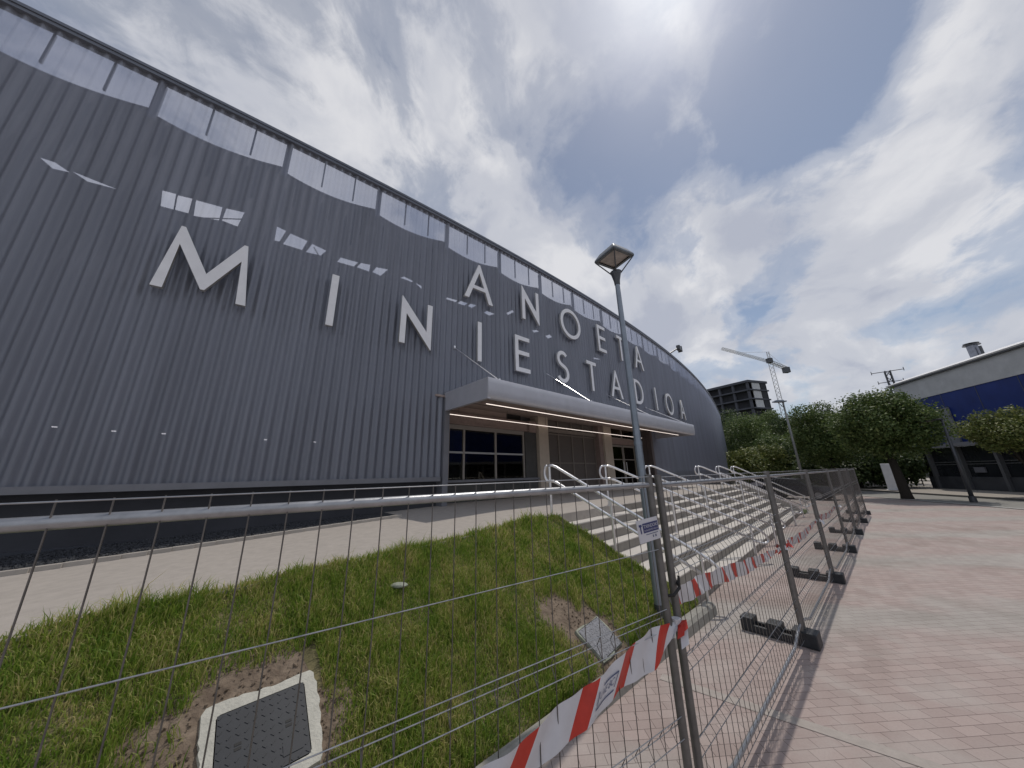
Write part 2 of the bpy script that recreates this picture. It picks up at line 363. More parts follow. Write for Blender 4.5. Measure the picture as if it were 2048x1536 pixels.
M['gravel'] = mat('dark_gravel', (0.045, 0.048, 0.055), rough=0.9, var=0.5, vscale=40, bump=1.0, bscale=45)
M['soil'] = mat('soil_brown', (0.13, 0.12, 0.05), rough=0.95, var=0.35, vscale=7, bump=0.9, bscale=28, col2=(0.22, 0.19, 0.10))
M['dirt'] = mat('bare_dirt', (0.17, 0.125, 0.09), rough=0.95, var=0.3, vscale=9, bump=1.0, bscale=30, col2=(0.25, 0.195, 0.145))
M['ground'] = mat('ground_earth', (0.22, 0.20, 0.17), rough=0.95, var=0.15, vscale=0.2)
M['hillgrass'] = mat('hill_green', (0.028, 0.042, 0.016), rough=0.95, var=0.4, vscale=0.3)

# ------------------------------------------------------------------ the ground and other structure
g = MB(); g.quad((-700, -300, -.03), (700, -300, -.03), (700, 1000, -.03), (-700, 1000, -.03)); struct(g.build('ground', M['ground']))
g = MB(); g.quad((-14, -8, 0), (60, -60, 0), (27.4, 60, 0), (-14, 60, 0)); struct(g.build('plaza', M['paver']))
# pale border strip laid in the pavers, square to the fence
g = MB(); a0 = np.array((1.55, 4.25)); dd = np.array((.79, -.613)); nn = np.array((.613, .79)); 
P = [a0 - nn * .06, a0 + dd * 4.5 - nn * .06, a0 + dd * 4.5 + nn * .06, a0 + nn * .06]
g.quad(*[(p[0], p[1], .004) for p in P]); struct(g.build('paving_border', mat('border_grey', (0.385, 0.345, 0.315), rough=0.85, var=0.1, vscale=12, bump=0.2)))
# road, its lines and the far pavement
K1 = np.array((33.12, 33.49)); K2 = np.array((29.9, 20.0)); kd = (K1 - K2) / np.linalg.norm(K1 - K2); kn = np.array((kd[1], -kd[0]))
if kn[0] < 0: kn = -kn
def RP(t, o): return K2 + kd * t + kn * o
def strip(o0, o1, z, t0=-60, t1=60):
    g = MB(); q = [RP(t0, o0), RP(t0, o1), RP(t1, o1), RP(t1, o0)]; g.quad(*[(p[0], p[1], z) for p in q]); return g
struct(strip(-4.4, 0, .006).build('road', M['road']))
struct(strip(-4.35, -4.2, .010).build('road_edge_line', M['line']))
g = MB()
for (o0, o1, h) in ((0, .18, .12), (-4.62, -4.42, .02)):
    q = [RP(-60, o0), RP(-60, o1), RP(60, o1), RP(60, o0)]; g.prism([tuple(p) for p in q], 0, h)
struct(g.build('road_kerb', mat('kerb_shaded_grey', (0.16, 0.155, 0.145), rough=0.9, var=0.1)))
struct(strip(.18, 40, .10).build('far_pavement', M['farpave']))
# raised path and landing in front of the stadium
g = MB(); A = [-16, -12, -10, -8, -6, -4.5, -3, -1.5, -.5, .1] ; rows = []
for a in A:
    e = SP(a, .2 if a < -.2 else .06); i_ = SP(a, -13.5); rows.append((e, i_, zpath(a)))
for a in (3, 6, 9, 12, 16.0, 16.6):
    rows.append((SP(a, 0.0), SP(a, -13.5), ZL))
for (e0, i0, z0), (e1, i1, z1) in zip(rows[:-1], rows[1:]):
    g.quad((e0[0], e0[1], z0), (e1[0], e1[1], z1), (i1[0], i1[1], z1), (i0[0], i0[1], z0))
    g.quad((e0[0], e0[1], 0), (e1[0], e1[1], 0), (e1[0], e1[1], z1), (e0[0], e0[1], z0))
struct(g.build('path', M['pathway']))
# gravel strip at the foot of the wall with its thin kerb
us = np.linspace(-6, 7.6, 60)
g = MB(); k = MB()
def ua(u):
    p = FP(u); return float((p - SO) @ SD)
for u0, u1 in zip(us[:-1], us[1:]):
    w0 = 1.65 - .125 * (max(u0, 0) - 2); z0 = zpath(ua(u0)) + .012; z1 = zpath(ua(u1)) + .012
    a, b, c, d = FP(u0, -.3), FP(u1, -.3), FP(u1, w0), FP(u0, w0)
    g.quad((*a, z0), (*d, z0), (*c, z1), (*b, z1))
    for (oa, ob, hh) in ((w0, w0 + .09, .035),):
        a, b, c, d = FP(u0, oa), FP(u1, oa), FP(u1, ob), FP(u0, ob)
        k.add([(*a, z0 - .05), (*b, z1 - .05), (*c, z1 - .05), (*d, z0 - .05), (*a, z0 + hh), (*b, z1 + hh), (*c, z1 + hh), (*d, z0 + hh)], [(4, 7, 6, 5), (0, 1, 5, 4), (2, 3, 7, 6), (1, 2, 6, 5), (3, 0, 4, 7)])
struct(g.build('gravel_strip', M['gravel'])); struct(k.build('gravel_edging', M['concrete']))
# stones of the gravel strip as one mass
g = MB(); 
for _ in range(9000):
    u = rng.uniform(-1.0, 7.0); o = rng.uniform(-.15, 1.55 - .125 * (max(u, 0) - 2)); p = FP(u, o); z = zpath(ua(u)) + .01; s = rng.uniform(.012, .034)
    q = rng.normal(size=(3, 3)); q, _ = np.linalg.qr(q)
    o8 = np.array([(1, 0, 0), (-1, 0, 0), (0, 1, 0), (0, -1, 0), (0, 0, 1), (0, 0, -1)]) * s * rng.uniform(.6, 1.2, (6, 1))
    g.add(o8 @ q + np.array((p[0], p[1], z + s * .4)), [(0, 2, 4), (2, 1, 4), (1, 3, 4), (3, 0, 4), (2, 0, 5), (1, 2, 5), (3, 1, 5), (0, 3, 5)])
tag(g.build('gravel', M['gravel']), 'dark crushed gravel along the foot of the grey wall', 'gravel', kind='stuff')
# stairs: eight risers, the flight widens downwards
NR = 8; RISE = ZL / NR; RUN = .29
def s_left(p): return .10 + .5 * p
def s_right(p): return 16.0 + .25 * p
gt = MB(); gr = MB()
for kx in range(1, NR):
    z = ZL - RISE * kx; p0 = RUN * (kx - 1); p1 = RUN * kx
    xs = np.linspace(0, 1, 9)
    for x0, x1 in zip(xs[:-1], xs[1:]):
        def pt(x, p): return SP(s_left(p) + (s_right(p) - s_left(p)) * x, p)
        a, b, c, d = pt(x0, p0), pt(x1, p0), pt(x1, p1), pt(x0, p1)
        gt.quad((*d, z), (*c, z), (*b, z), (*a, z))
for kx in range(1, NR + 1):
    p = RUN * (kx - 1); z1 = ZL - RISE * (kx - 1); z0 = z1 - RISE
    e0, e1 = SP(s_left(p), p), SP(s_right(p), p)
    n3 = SN * .012
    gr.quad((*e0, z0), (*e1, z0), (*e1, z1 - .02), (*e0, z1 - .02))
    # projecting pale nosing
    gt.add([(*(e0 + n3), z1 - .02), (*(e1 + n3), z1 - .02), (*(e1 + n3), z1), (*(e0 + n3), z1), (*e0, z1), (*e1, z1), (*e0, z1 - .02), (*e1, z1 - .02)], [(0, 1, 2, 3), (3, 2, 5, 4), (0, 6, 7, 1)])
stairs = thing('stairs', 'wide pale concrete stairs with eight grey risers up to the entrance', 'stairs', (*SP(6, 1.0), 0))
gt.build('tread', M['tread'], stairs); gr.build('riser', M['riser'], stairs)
for fn, sgn in ((s_left, -1), (s_right, 1)):
    g = MB()
    pts = [(-.02, ZL + .02)] + [(RUN * kx, ZL - RISE * kx + .03) for kx in range(1, NR)] + [(RUN * (NR - 1) + .06, .02)]
    for (p0, z0), (p1, z1) in zip(pts[:-1], pts[1:]):
        w = .07 if sgn < 0 else .22
        a, b = SP(fn(p0), p0), SP(fn(p1), p1); a2, b2 = SP(fn(p0) + sgn * w, p0), SP(fn(p1) + sgn * w, p1)
        lift = 0.0 if sgn < 0 else .16
        q = [(*a, z0 + lift), (*b, z1 + lift), (*b2, z1 + lift), (*a2, z0 + lift)]
        if sgn > 0: q = q[::-1]
        g.quad(*q); g.quad((*a2, -.02), (*b2, -.02), (*b2, z1 + lift), (*a2, z0 + lift)); g.quad((*a, -.02), (*b, -.02), (*b, z1 + lift), (*a, z0 + lift))
    g.build('side_kerb', M['concrete'], stairs)
# kerb along the foot of the grass bank (rounded top)
g = MB(); prof = [(-.06, -.02), (-.06, .12), (-.03, .155), (.02, .165), (.08, .155), (.115, .11), (.125, -.02)]
Ak = np.linspace(-11, 1.17, 26)
for a0_, a1_ in zip(Ak[:-1], Ak[1:]):
    for (o0, z0), (o1, z1) in zip(prof[:-1], prof[1:]):
        q = [SP(a0_, 2.13 + .05 * a0_ + .06 + o0), SP(a1_, 2.13 + .05 * a1_ + .06 + o0), SP(a1_, 2.13 + .05 * a1_ + .06 + o1), SP(a0_, 2.13 + .05 * a0_ + .06 + o1)]
        g.quad((*q[0], z0), (*q[3], z1), (*q[2], z1), (*q[1], z0))
q = [SP(1.17, 2.19 + .05 * 1.17 + o) for o, z in prof]; g.add([(*q[i], prof[i][1]) for i in range(len(prof))], [tuple(range(len(prof)))])
o = g.build('kerb', M['kerbtop']); struct(o)

# grass bank soil with bare patches round the covers
CV1 = [(-2.048, 2.585), (-1.686, 2.927), (-1.339, 2.729), (-1.70, 2.387)]
c1c = np.mean(CV1, 0); c1x = np.array(CV1[1]) - np.array(CV1[0]); c1y = np.array(CV1[2]) - np.array(CV1[1])
CV2 = [(0.642, 4.368), (0.955, 4.696), (1.291, 4.604), (0.981, 4.266)]
c2c = np.mean(CV2, 0)
def bank_xy(x, y):
    d = np.array((x, y)) - SO; return bank_z(d @ SD, d @ SN)
def lump(x, y): return .022 * math.sin(3.1 * x + 1.3 * y) * math.sin(2.3 * y - 1.1 * x) + .012 * math.sin(7.7 * x + 2.2) * math.sin(6.9 * y)
def bare(x, y):
    n = .13 * math.sin(5 * x + 2 * y) * math.sin(6 * y - 3 * x) + .09 * math.sin(13 * x + 3) * math.sin(11 * y) + .05 * math.sin(29 * x) * math.sin(31 * y)
    w = 0.0
    for cx, cy, rx in ((c1c[0], c1c[1], .44), (c1c[0] - .22, c1c[1] - .15, .36), (c2c[0], c2c[1], .40), (c2c[0] - .32, c2c[1] + .04, .34)):
        d = math.hypot(x - cx, y - cy) + n * .7
        w = max(w, 1 - (d - rx * .75) / (.26))
    return min(max(w, 0), 1)
def make_bank():
    na, npp = 190, 60; V = []; F = []; MI = []
    for i in range(na + 1):
        for j in range(npp + 1):
            tt = j / npp
            a_l = -11.0; p_guess = .2 + 1.95 * tt
            a_r = s_left(p_guess) - .07
            a = a_l + (a_r - a_l) * i / na; p = .12 + (2.0 + .05 * a) * tt
            xy = SP(a, p); dist1 = abs((xy - c1c) @ (c1x / np.linalg.norm(c1x)))
            V.append((xy[0], xy[1], bank_z(a, p) + lump(*xy) * math.sin(math.pi * min(1, max(0, tt))) - .02))
    for i in range(na):
        for j in range(npp):
            A_ = i * (npp + 1) + j; f = (A_, A_ + 1, A_ + npp + 2, A_ + npp + 1)
            c = np.mean([V[k][:2] for k in f], 0); MI.append(1 if bare(*c) > .35 else 0); F.append(f)
    b = MB(); b.v = V; b.f = F; b.mi = MI
    return b.build('grass_bank', [M['soil'], M['dirt']], smooth=True)
struct(make_bank())
# rubble on the bare patches
g = MB()
for _ in range(1500):
    cx, cy = (c1c if rng.random() < .6 else c2c); x = cx + rng.normal() * .42; y = cy + rng.normal() * .38
    if bare(x, y) < .3: continue
    d = np.array((x, y)) - SO; p = d @ SN; a = d @ SD
    if p < .2 or p > 2.0 or a > s_left(p) - .1: continue
    s = rng.uniform(.004, .016); q = np.linalg.qr(rng.normal(size=(3, 3)))[0]
    o8 = np.array([(1, 0, 0), (-1, 0, 0), (0, 1, 0), (0, -1, 0), (0, 0, 1), (0, 0, -1)]) * s * rng.uniform(.6, 1.2, (6, 1))
    g.add(o8 @ q + np.array((x, y, bank_xy(x, y) + lump(x, y) - .015 + s * .3)), [(0, 2, 4), (2, 1, 4), (1, 3, 4), (3, 0, 4), (2, 0, 5), (1, 2, 5), (3, 1, 5), (0, 3, 5)])
tag(g.build('rubble', M['dirt']), 'crumbs of bare earth and small stones around the two covers', 'rubble', kind='stuff')
def in_cover(x, y, c, xv, yv, mrg):
    d = np.array((x, y)) - c; xl, yl = np.linalg.norm(xv), np.linalg.norm(yv)
    return abs(d @ xv / xl) < xl / 2 + mrg and abs(d @ yv / yl) < yl / 2 + mrg
c2x = np.array(CV2[1]) - np.array(CV2[0]); c2y = np.array(CV2[2]) - np.array(CV2[1])
def make_grass(n):
    V = []; F = []
    k = 0; tries = 0
    while k < n and tries < n * 4:
        tries += 1
        a = rng.uniform(-7.4, 1.15); p = rng.uniform(.10, 2.14)
        if a > s_left(p) - .05 or p > 2.10 + .05 * a: continue
        x, y = SP(a, p); dcam = math.hypot(x, y)
        if dcam > 5 and rng.random() < .35: continue
        bz = bare(x, y)
        if rng.random() < bz * 1.02: continue
        if in_cover(x, y, c1c, c1x, c1y, .12) or in_cover(x, y, c2c, c2x, c2y, .05): continue
        tuft = .5 + .5 * math.sin(4.3 * x + 1.7 * y) * math.sin(3.9 * y - 2.1 * x) + .35 * math.sin(11 * x) * math.sin(12.7 * y)
        if rng.random() > .62 + .42 * tuft: continue
        z = bank_z(a, p) + lump(x, y) * .8 - .02
        h = (.025 + .085 * rng.random() ** 2.0 + (.07 if rng.random() < .012 else 0)) * (.6 + .8 * max(0, tuft)) * (1.6 if p < .25 and rng.random() < .3 else 1)
        w = rng.uniform(.0022, .0042) * (1.0 if dcam < 5 else 1.5)
        th = rng.uniform(0, 6.283); lean = rng.uniform(.1, .9) * h; ph = rng.uniform(0, 6.283)
        dx, dy = math.cos(th) * w, math.sin(th) * w; lx, ly = math.cos(ph) * lean, math.sin(ph) * lean
        o = len(V)
        V += [(x - dx, y - dy, z), (x + dx, y + dy, z), (x - dx * .8 + lx * .35, y - dy * .8 + ly * .35, z + h * .6), (x + dx * .8 + lx * .35, y + dy * .8 + ly * .35, z + h * .6), (x + lx, y + ly, z + h * (1 - .25 * lean / h))]
        F += [(o, o + 1, o + 3, o + 2), (o + 2, o + 3, o + 4)]; k += 1
    b = MB(); b.v = V; b.f = F; b.mi = [0] * len(F); return b
tag(make_grass(230000).build('grass', M['blade']), 'short patchy green grass on the sloping bank', 'grass', kind='stuff')

# ------------------------------------------------------------------ the stadium
stadium = thing('stadium', 'long curved stadium clad in ribbed grey perforated metal sheets', 'stadium', (*FP(10), ZL))
W1 = FP(9.065); W2 = FP(22.718); ed = (W2 - W1) / np.linalg.norm(W2 - W1); en = np.array((-ed[1], ed[0])); EL = float(np.linalg.norm(W2 - W1))
def EP(x, y): return W1 + ed * x + en * y          # entrance frame: x along, y inwards
ex3 = (ed[0], ed[1], 0); ey3 = (en[0], en[1], 0)
def ebox(b, x0, x1, y0, y1, z0, z1, mi=0):
    c = EP((x0 + x1) / 2, (y0 + y1) / 2); return b.box((c[0], c[1], (z0 + z1) / 2), (x1 - x0, y1 - y0, z1 - z0), ex3, ey3, mi=mi)
ZTOP = 10.95
def facade_skin():
    b = MB(); per = .20; prof = [(.2 * k / 8, -.030 + .030 * math.cos(2 * math.pi * k / 8)) for k in range(8)]
    cols = []
    u = -5.0
    while u < U_END:
        for du, dz in prof:
            p = FP(u + du, dz); cols.append((u + du, p))
        u += per
    V = []; F = []
    for uu, p in cols:
        zb = 4.575 if 9.065 - .001 < uu < 22.72 else 2.13
        V += [(p[0], p[1], zb), (p[0], p[1], 6.4), (p[0], p[1], 10.82)]
    for i in range(len(cols) - 1):
        for r_ in range(2): F.append((i * 3 + r_, i * 3 + 3 + r_, i * 3 + 4 + r_, i * 3 + 1 + r_))
    b.v = V; b.f = F; b.mi = [0] * len(F); return b
facade_skin().build('facade_cladding', M['skin'], stadium, smooth=True)
def ribbon_box(b, u0, u1, o0, o1, z0, z1, n=80, mi=0):
    us = np.linspace(u0, u1, n)
    V = []
    for u in us:
        p, q = FP(u, o0), FP(u, o1); V += [(*p, z0), (*q, z0), (*q, z1), (*p, z1)]
    F = []
    for i in range(n - 1):
        for j in range(4): F.append((i * 4 + j, i * 4 + 4 + j, i * 4 + 4 + (j + 1) % 4, i * 4 + (j + 1) % 4))
    F += [(0, 1, 2, 3), ((n - 1) * 4 + 3, (n - 1) * 4 + 2, (n - 1) * 4 + 1, (n - 1) * 4)]
    return b.add(V, F, mi)
b = MB(); ribbon_box(b, -5, U_END, -.14, .05, 10.80, 10.88, 160); ribbon_box(b, -5, U_END, -.12, .07, 10.88, ZTOP, 160); b.build('coping', M['coping'], stadium)
b = MB(); ribbon_box(b, -5, 9.0, -.12, .07, 2.045, 2.16, 60); ribbon_box(b, 22.75, U_END, -.12, .05, 1.40, 1.50, 80); b.build('base_trim', M['trim'], stadium)
# wall right of the entrance reaches lower
b = MB()
cols = np.arange(22.73, U_END, .15)
for u0, u1 in zip(cols[:-1], cols[1:]):
    a, c = FP(u0, -.01), FP(u1, -.01); b.quad((*a, 1.45), (*c, 1.45), (*c, 2.20), (*a, 2.20))
b.build('lower_cladding', M['skin'], stadium)
b = MB(); ribbon_box(b, -5, 9.06, -.40, -.30, 1.50, 2.06, 60); b.build('plinth_band', M['plinth2'], stadium)
b = MB(); ribbon_box(b, -5, 9.06, -.42, -.27, .80, 1.50, 60); ribbon_box(b, -5, 7.6, -.28, -.20, .9, 1.22, 60); ribbon_box(b, 22.75, U_END, -.3, -.14, -.02, 1.42, 80); b.build('plinth', M['plinth'], stadium)
# inner wall with openings to the sky and a scalloped head between posts
POST_U = [-2.68, -.35, 1.976, 4.347, 6.676, 9.017, 11.363, 13.692, 16.046, 18.655, 21.279, 23.9, 26.5, 29.1, 31.7, 34.3, 36.9, 39.5, 42.1, 44.7, 47.3, 49.9, 52.5, 55.1, 57.7, 60.3]
OPEN = [[(0.91, 8.014), (1.08, 8.014), (1.279, 7.907), (1.084, 7.871)], [(1.301, 7.946), (1.747, 7.891), (1.887, 7.878), (1.507, 7.836)], [(2.447, 8.204), (2.646, 8.232), (2.682, 7.836), (2.492, 7.818)], [(2.674, 8.216), (2.90, 8.256), (2.907, 7.862), (2.706, 7.844)], [(2.961, 8.253), (3.394, 8.309), (3.396, 7.941), (2.994, 7.845)], [(3.464, 8.315), (3.78, 8.38), (3.723, 7.942), (3.445, 7.962)], [(4.424, 8.316), (4.616, 8.28), (4.533, 7.919), (4.434, 7.9)], [(4.715, 8.254), (5.092, 8.212), (5.012, 7.894), (4.61, 7.883)], [(5.204, 8.174), (5.538, 8.12), (5.433, 7.92), (5.102, 7.876)], [(5.891, 8.067), (6.337, 8.104), (6.243, 7.93), (5.83, 7.902)], [(6.415, 8.122), (6.664, 8.171), (6.651, 7.939), (6.322, 7.94)], [(6.836, 8.163), (7.169, 8.229), (6.975, 7.929), (6.746, 7.962)], [(7.561, 8.10), (7.662, 8.19), (7.955, 8.145), (7.926, 8.099)], [(8.041, 8.109), (8.243, 8.08), (8.25, 7.972), (8.145, 8.041)], [(9.16, 7.997), (9.565, 8.028), (9.489, 7.943), (9.125, 7.927)], [(9.685, 8.052), (9.971, 8.063), (9.85, 7.933), (9.568, 7.921)], [(10.088, 8.087), (10.353, 8.12), (10.151, 7.939), (9.993, 7.964)], [(10.822, 8.046), (11.184, 8.042), (10.914, 7.89), (10.686, 7.938)], [(11.768, 8.28), (12.087, 8.52), (12.152, 8.453), (11.843, 8.218)], [(13.975, 7.923), (14.246, 8.072), (14.405, 7.998), (14.13, 7.849)], [(13.15, 7.937), (13.424, 8.042), (13.575, 8.017), (13.264, 7.88)], [(17.555, 7.781), (18.22, 7.86), (18.065, 7.795), (17.635, 7.72)]]
def poly_span(poly, u):
    zs = []
    for (u0, z0), (u1, z1) in zip(poly, poly[1:] + poly[:1]):
        if (u0 - u) * (u1 - u) <= 0 and abs(u1 - u0) > 1e-9: zs.append(z0 + (z1 - z0) * (u - u0) / (u1 - u0))
    return (min(zs), max(zs)) if len(zs) >= 2 else None
def scallop(u):
    for a, c in zip(POST_U[:-1], POST_U[1:]):
        if a <= u < c:
            t = (u - a) / (c - a); return 10.03 - .16 * math.sin(math.pi * min(1, t * 1.05) ** .9) * .8 + .13 * t ** 3
    return 10.03
def inner_wall():
    b = MB(); off = -.25
    us = sorted(set(np.round(np.concatenate([np.arange(-5, 20, .06), np.arange(20, U_END, .5)]), 4).tolist() + [round(x[0], 4) for p in OPEN for x in p]))
    for u0, u1 in zip(us[:-1], us[1:]):
        if u1 - u0 < 1e-4: continue
        a, c = FP(u0, off), FP(u1, off); um = (u0 + u1) / 2
        zb = 4.45 if 9.03 < um < 22.75 else .9
        h = None
        for p in OPEN:
            s0, s1 = poly_span(p, u0 + 1e-5), poly_span(p, u1 - 1e-5)
            if s0 and s1: h = (s0, s1); break
        zt0, zt1 = scallop(u0), scallop(u1 - 1e-4)
        if h is None: b.quad((*a, zb), (*c, zb), (*c, zt1), (*a, zt0))
        else:
            b.quad((*a, zb), (*c, zb), (*c, h[1][0]), (*a, h[0][0])); b.quad((*a, h[0][1]), (*c, h[1][1]), (*c, zt1), (*a, zt0))
    return b
inner_wall().build('inner_wall', M['inner'], stadium)
for i, u in enumerate(POST_U):
    t, n = FT(u); p = FP(u, -.16); b = MB(); b.box((*p, 10.3), (.13, .08, 1.0), (*t, 0), (*n, 0)); b.build('parapet_post', M['coping'], stadium)
    if i + 1 < len(POST_U):
        for q in (.36, .7):
            uu = u + (POST_U[i + 1] - u) * q; t, n = FT(uu); p = FP(uu, -.16); b = MB(); b.box((*p, 10.4), (.035, .04, .8), (*t, 0), (*n, 0)); b.build('parapet_mullion', M['coping'], stadium)
# braces seen through the openings
for (u0, z0, u1, z1) in ((3.1, 7.9, 3.75, 8.22), (5.25, 8.15, 5.42, 7.9)):
    b = MB(); b.tube([(*FP(u0, -.32), z0), (*FP(u1, -.32), z1)], .012, 6); b.build('brace', M['rubber'], stadium)
# small lamps behind the sheet
for u, z in ((2.22, 3.09), (2.86, 3.06), (3.47, 3.05), (4.99, 3.01), (5.9, 3.0)):
    t, n = FT(u); p = FP(u, -.14); b = MB(); b.box((*p, z), (.05, .04, .013), (*t, 0), (*n, 0)); b.build('wall_light', M['spot_lit'], stadium)
# entrance bay ------------------------------------------------------------
b = MB(); ebox(b, 0, EL, .98, 1.06, ZL - .1, 4.44)
back = b.build('entrance_wall', mat('entrance_grey', (0.11, 0.115, 0.125), rough=0.5, var=0.5, vscale=.9), stadium)
b = MB(); ebox(b, -.3, 13.99, -.02, 1.1, 4.46, 4.52); b.build('entrance_ceiling', M['soffit'], stadium)
b = MB(); ebox(b, .0, .17, -.06, .95, ZL, 4.44); b.build('jamb', M['trim'], stadium)
b = MB(); ebox(b, 13.45, 13.70, -.02, .97, ZL, 4.44); b.build('jamb', mat('jamb_dark_brown', (0.10, 0.08, 0.08), rough=0.6, var=0.1), stadium)
b = MB(); ebox(b, .17, 4.62, .66, .97, 3.86, 4.20); ebox(b, .17, 4.62, .60, .97, 3.80, 3.86); ebox(b, 4.2, 4.62, .58, .97, 3.78, 4.22); b.build('lintel', M['beam'], stadium)
b = MB(); ebox(b, .17, 3.2, .80, .97, 4.20, 4.45); b.build('upper_panel', M['soffit'], stadium)
b = MB(); ebox(b, 3.26, 4.05, .90, .97, 4.22, 4.45); b.build('louvre', M['rubber'], stadium)
# window with a dark room behind it
win = MB()
for x in (.62, 1.22, 2.58, 3.98): ebox(win, x - .035, x + .035, .70, .80, 2.06, 3.66)
ebox(win, .58, 4.02, .69, .81, 3.66, 3.80)
win = win.build('window', M['frame'], stadium)
b = MB()
for x0, x1 in ((.655, 1.185), (1.255, 2.545), (2.615, 3.945)): ebox(b, x0, x1, .71, .79, 2.88, 2.94)
b.build('transom', M['letter_side'], win)
b = MB(); ebox(b, .60, 4.02, .735, .745, 2.06, 3.66); b.build('pane', M['glass'], win)
b = MB(); ebox(b, .17, 4.64, .55, .96, 1.98, 2.055); b.build('sill', M['trim'], win)
b = MB()
for x in (.9, 1.9, 2.9, 3.9): ebox(b, x - .02, x + .02, .62, .64, ZL, 1.98)
ebox(b, .17, 4.64, .64, .70, ZL, 1.98); b.build('window_apron', M['darkpanel'], stadium)
b = MB(); ebox(b, 4.03, 4.66, .66, .97, ZL, 3.78); b.build('pier', M['darkpanel'], stadium)
b = MB(); ebox(b, 4.68, 5.25, .52, .97, ZL, 4.45); b.build('column', M['cream'], stadium)
b = MB(); ebox(b, 9.49, 10.18, .52, .97, ZL, 4.45); b.build('column', M['cream'], stadium)
b = MB(); ebox(b, 9.15, 9.48, .62, .97, ZL, 4.45); b.build('pier', M['beam'], stadium)
# mesh screen gate between the columns
gate = MB(); ebox(gate, 5.27, 9.13, .88, .92, ZL, 4.45); gate = gate.build('mesh_screen', M['grille'], stadium)
b = MB()
for x in (5.30, 6.28, 7.25, 8.15, 9.08): ebox(b, x - .035, x + .035, .83, .88, ZL, 4.45)
for z in (2.62, 3.84): 
    for x0, x1 in ((5.335, 6.245), (6.315, 7.215), (7.285, 8.115), (8.185, 9.045)): ebox(b, x0, x1, .84, .88, z - .03, z + .03)
ebox(b, 5.27, 9.13, .76, .83, 3.90, 4.06)
b.build('frame', mat('screen_frame', (0.20, 0.175, 0.155), rough=0.5, var=0.1), gate)
# double doors
b = MB(); ebox(b, 10.2, 13.05, .72, .97, 3.62, 3.92); b.build('lintel', M['beam'], stadium)
for x0, x1 in ((10.42, 11.66), (11.72, 12.98)):
    d = MB()
    for x in (x0, x1): ebox(d, x - .05 if x == x1 else x, x if x == x1 else x + .05, .78, .86, ZL, 3.60)
    ebox(d, x0 + .05, x1 - .05, .78, .86, 3.50, 3.60); ebox(d, x0 + .05, x1 - .05, .78, .86, ZL, ZL + .18); ebox(d, x0 + .05, x1 - .05, .79, .85, 2.82, 2.86)
    d = d.build('door', M['frame'], stadium)
    b = MB(); ebox(b, x0 + .05, x1 - .05, .815, .825, ZL + .18, 3.50); b.build('pane', M['glass'], d)
    b = MB(); hx = x1 - .12 if x0 < 11 else x0 + .12; b.tube([(*EP(hx, .74), 2.1), (*EP(hx, .74), 2.7)], .014, 8); b.build('handle', M['inox'], d)
    f = MB(); ebox(f, x0, x1, .80, .86, 3.93, 3.99); ebox(f, x0, x0 + .06, .80, .86, 3.99, 4.45); f = f.build('transom_window', M['frame'], stadium)
    b = MB(); ebox(b, x0 + .06, x1, .82, .83, 3.99, 4.45); b.build('pane', M['glass'], f)
b = MB(); ebox(b, 13.0, 13.44, .70, .97, ZL, 4.45); b.build('pier', mat('pier_green_grey', (0.085, 0.09, 0.075), rough=0.6, var=0.1), stadium)
# dark rooms behind the panes
b = MB()
def room(b, x0, x1, z0, z1, y0=.99, y1=3.6):
    V = [(*EP(x, y), z) for z in (z0, z1) for x, y in ((x0, y0), (x1, y0), (x1, y1), (x0, y1))]
    b.add(V, [(0, 1, 2, 3), (7, 6, 5, 4), (1, 2, 6, 5), (3, 0, 4, 7), (2, 3, 7, 6)])
# ------------------------------------------------------------------ canopy, a part of the stadium
can = MB()
CX0, CX1, CY = .02, 14.42, -2.08
def fascia_profile(): return [(0.0, 4.60), (-.012, 4.575), (-.018, 4.45), (-.018, 4.28), (-.010, 4.14), (.012, 4.075), (.05, 4.045), (.12, 4.04), (.12, 4.12)]
pf = fascia_profile(); xs = np.linspace(CX0, CX1, 24); V = []; F = []
for x in xs:
    for y, z in pf: V.append((*EP(x, CY + y), z))
n = len(pf)
for i in range(len(xs) - 1):
    for j in range(n - 1): F.append((i * n + j, i * n + j + 1, (i + 1) * n + j + 1, (i + 1) * n + j))
F.append(tuple(range(n))); F.append(tuple((len(xs) - 1) * n + j for j in range(n - 1, -1, -1)))
can.add(V, F)
ebox(can, CX0 - .01, CX0 + .09, CY + .01, -.0, 4.04, 4.598); ebox(can, CX1 - .09, CX1 + .01, CY + .01, .35, 4.04, 4.598)
ebox(can, CX0, CX1, CY, -.02, 4.545, 4.60)
can = can.build('canopy', M['canopy'], stadium)
smooth_by_angle(can, 35)
b = MB(); ebox(b, CX0 + .09, CX1 - .09, CY + .16, -.03, 4.50, 4.543); b.build('soffit', M['soffit'], can)
b = MB(); b.tube([(*EP(.45, CY + .62), 4.06), (*EP(13.75, CY + .62), 4.06)], .011, 8); b.build('light_tube', M['tube_lit'], can)
b = MB(); b.tube([(*EP(.45, .42), 4.06), (*EP(13.35, .42), 4.06)], .011, 8); b.build('light_tube', M['tube_lit'], can)
b = MB()
for x in np.arange(.8, 13.6, 2.1):
    for y in (CY + .62, .42): b.tube([(*EP(x, y), 4.07), (*EP(x, y), 4.52)], .006, 6)
b.build('light_hanger', M['lamp_dark'], can)
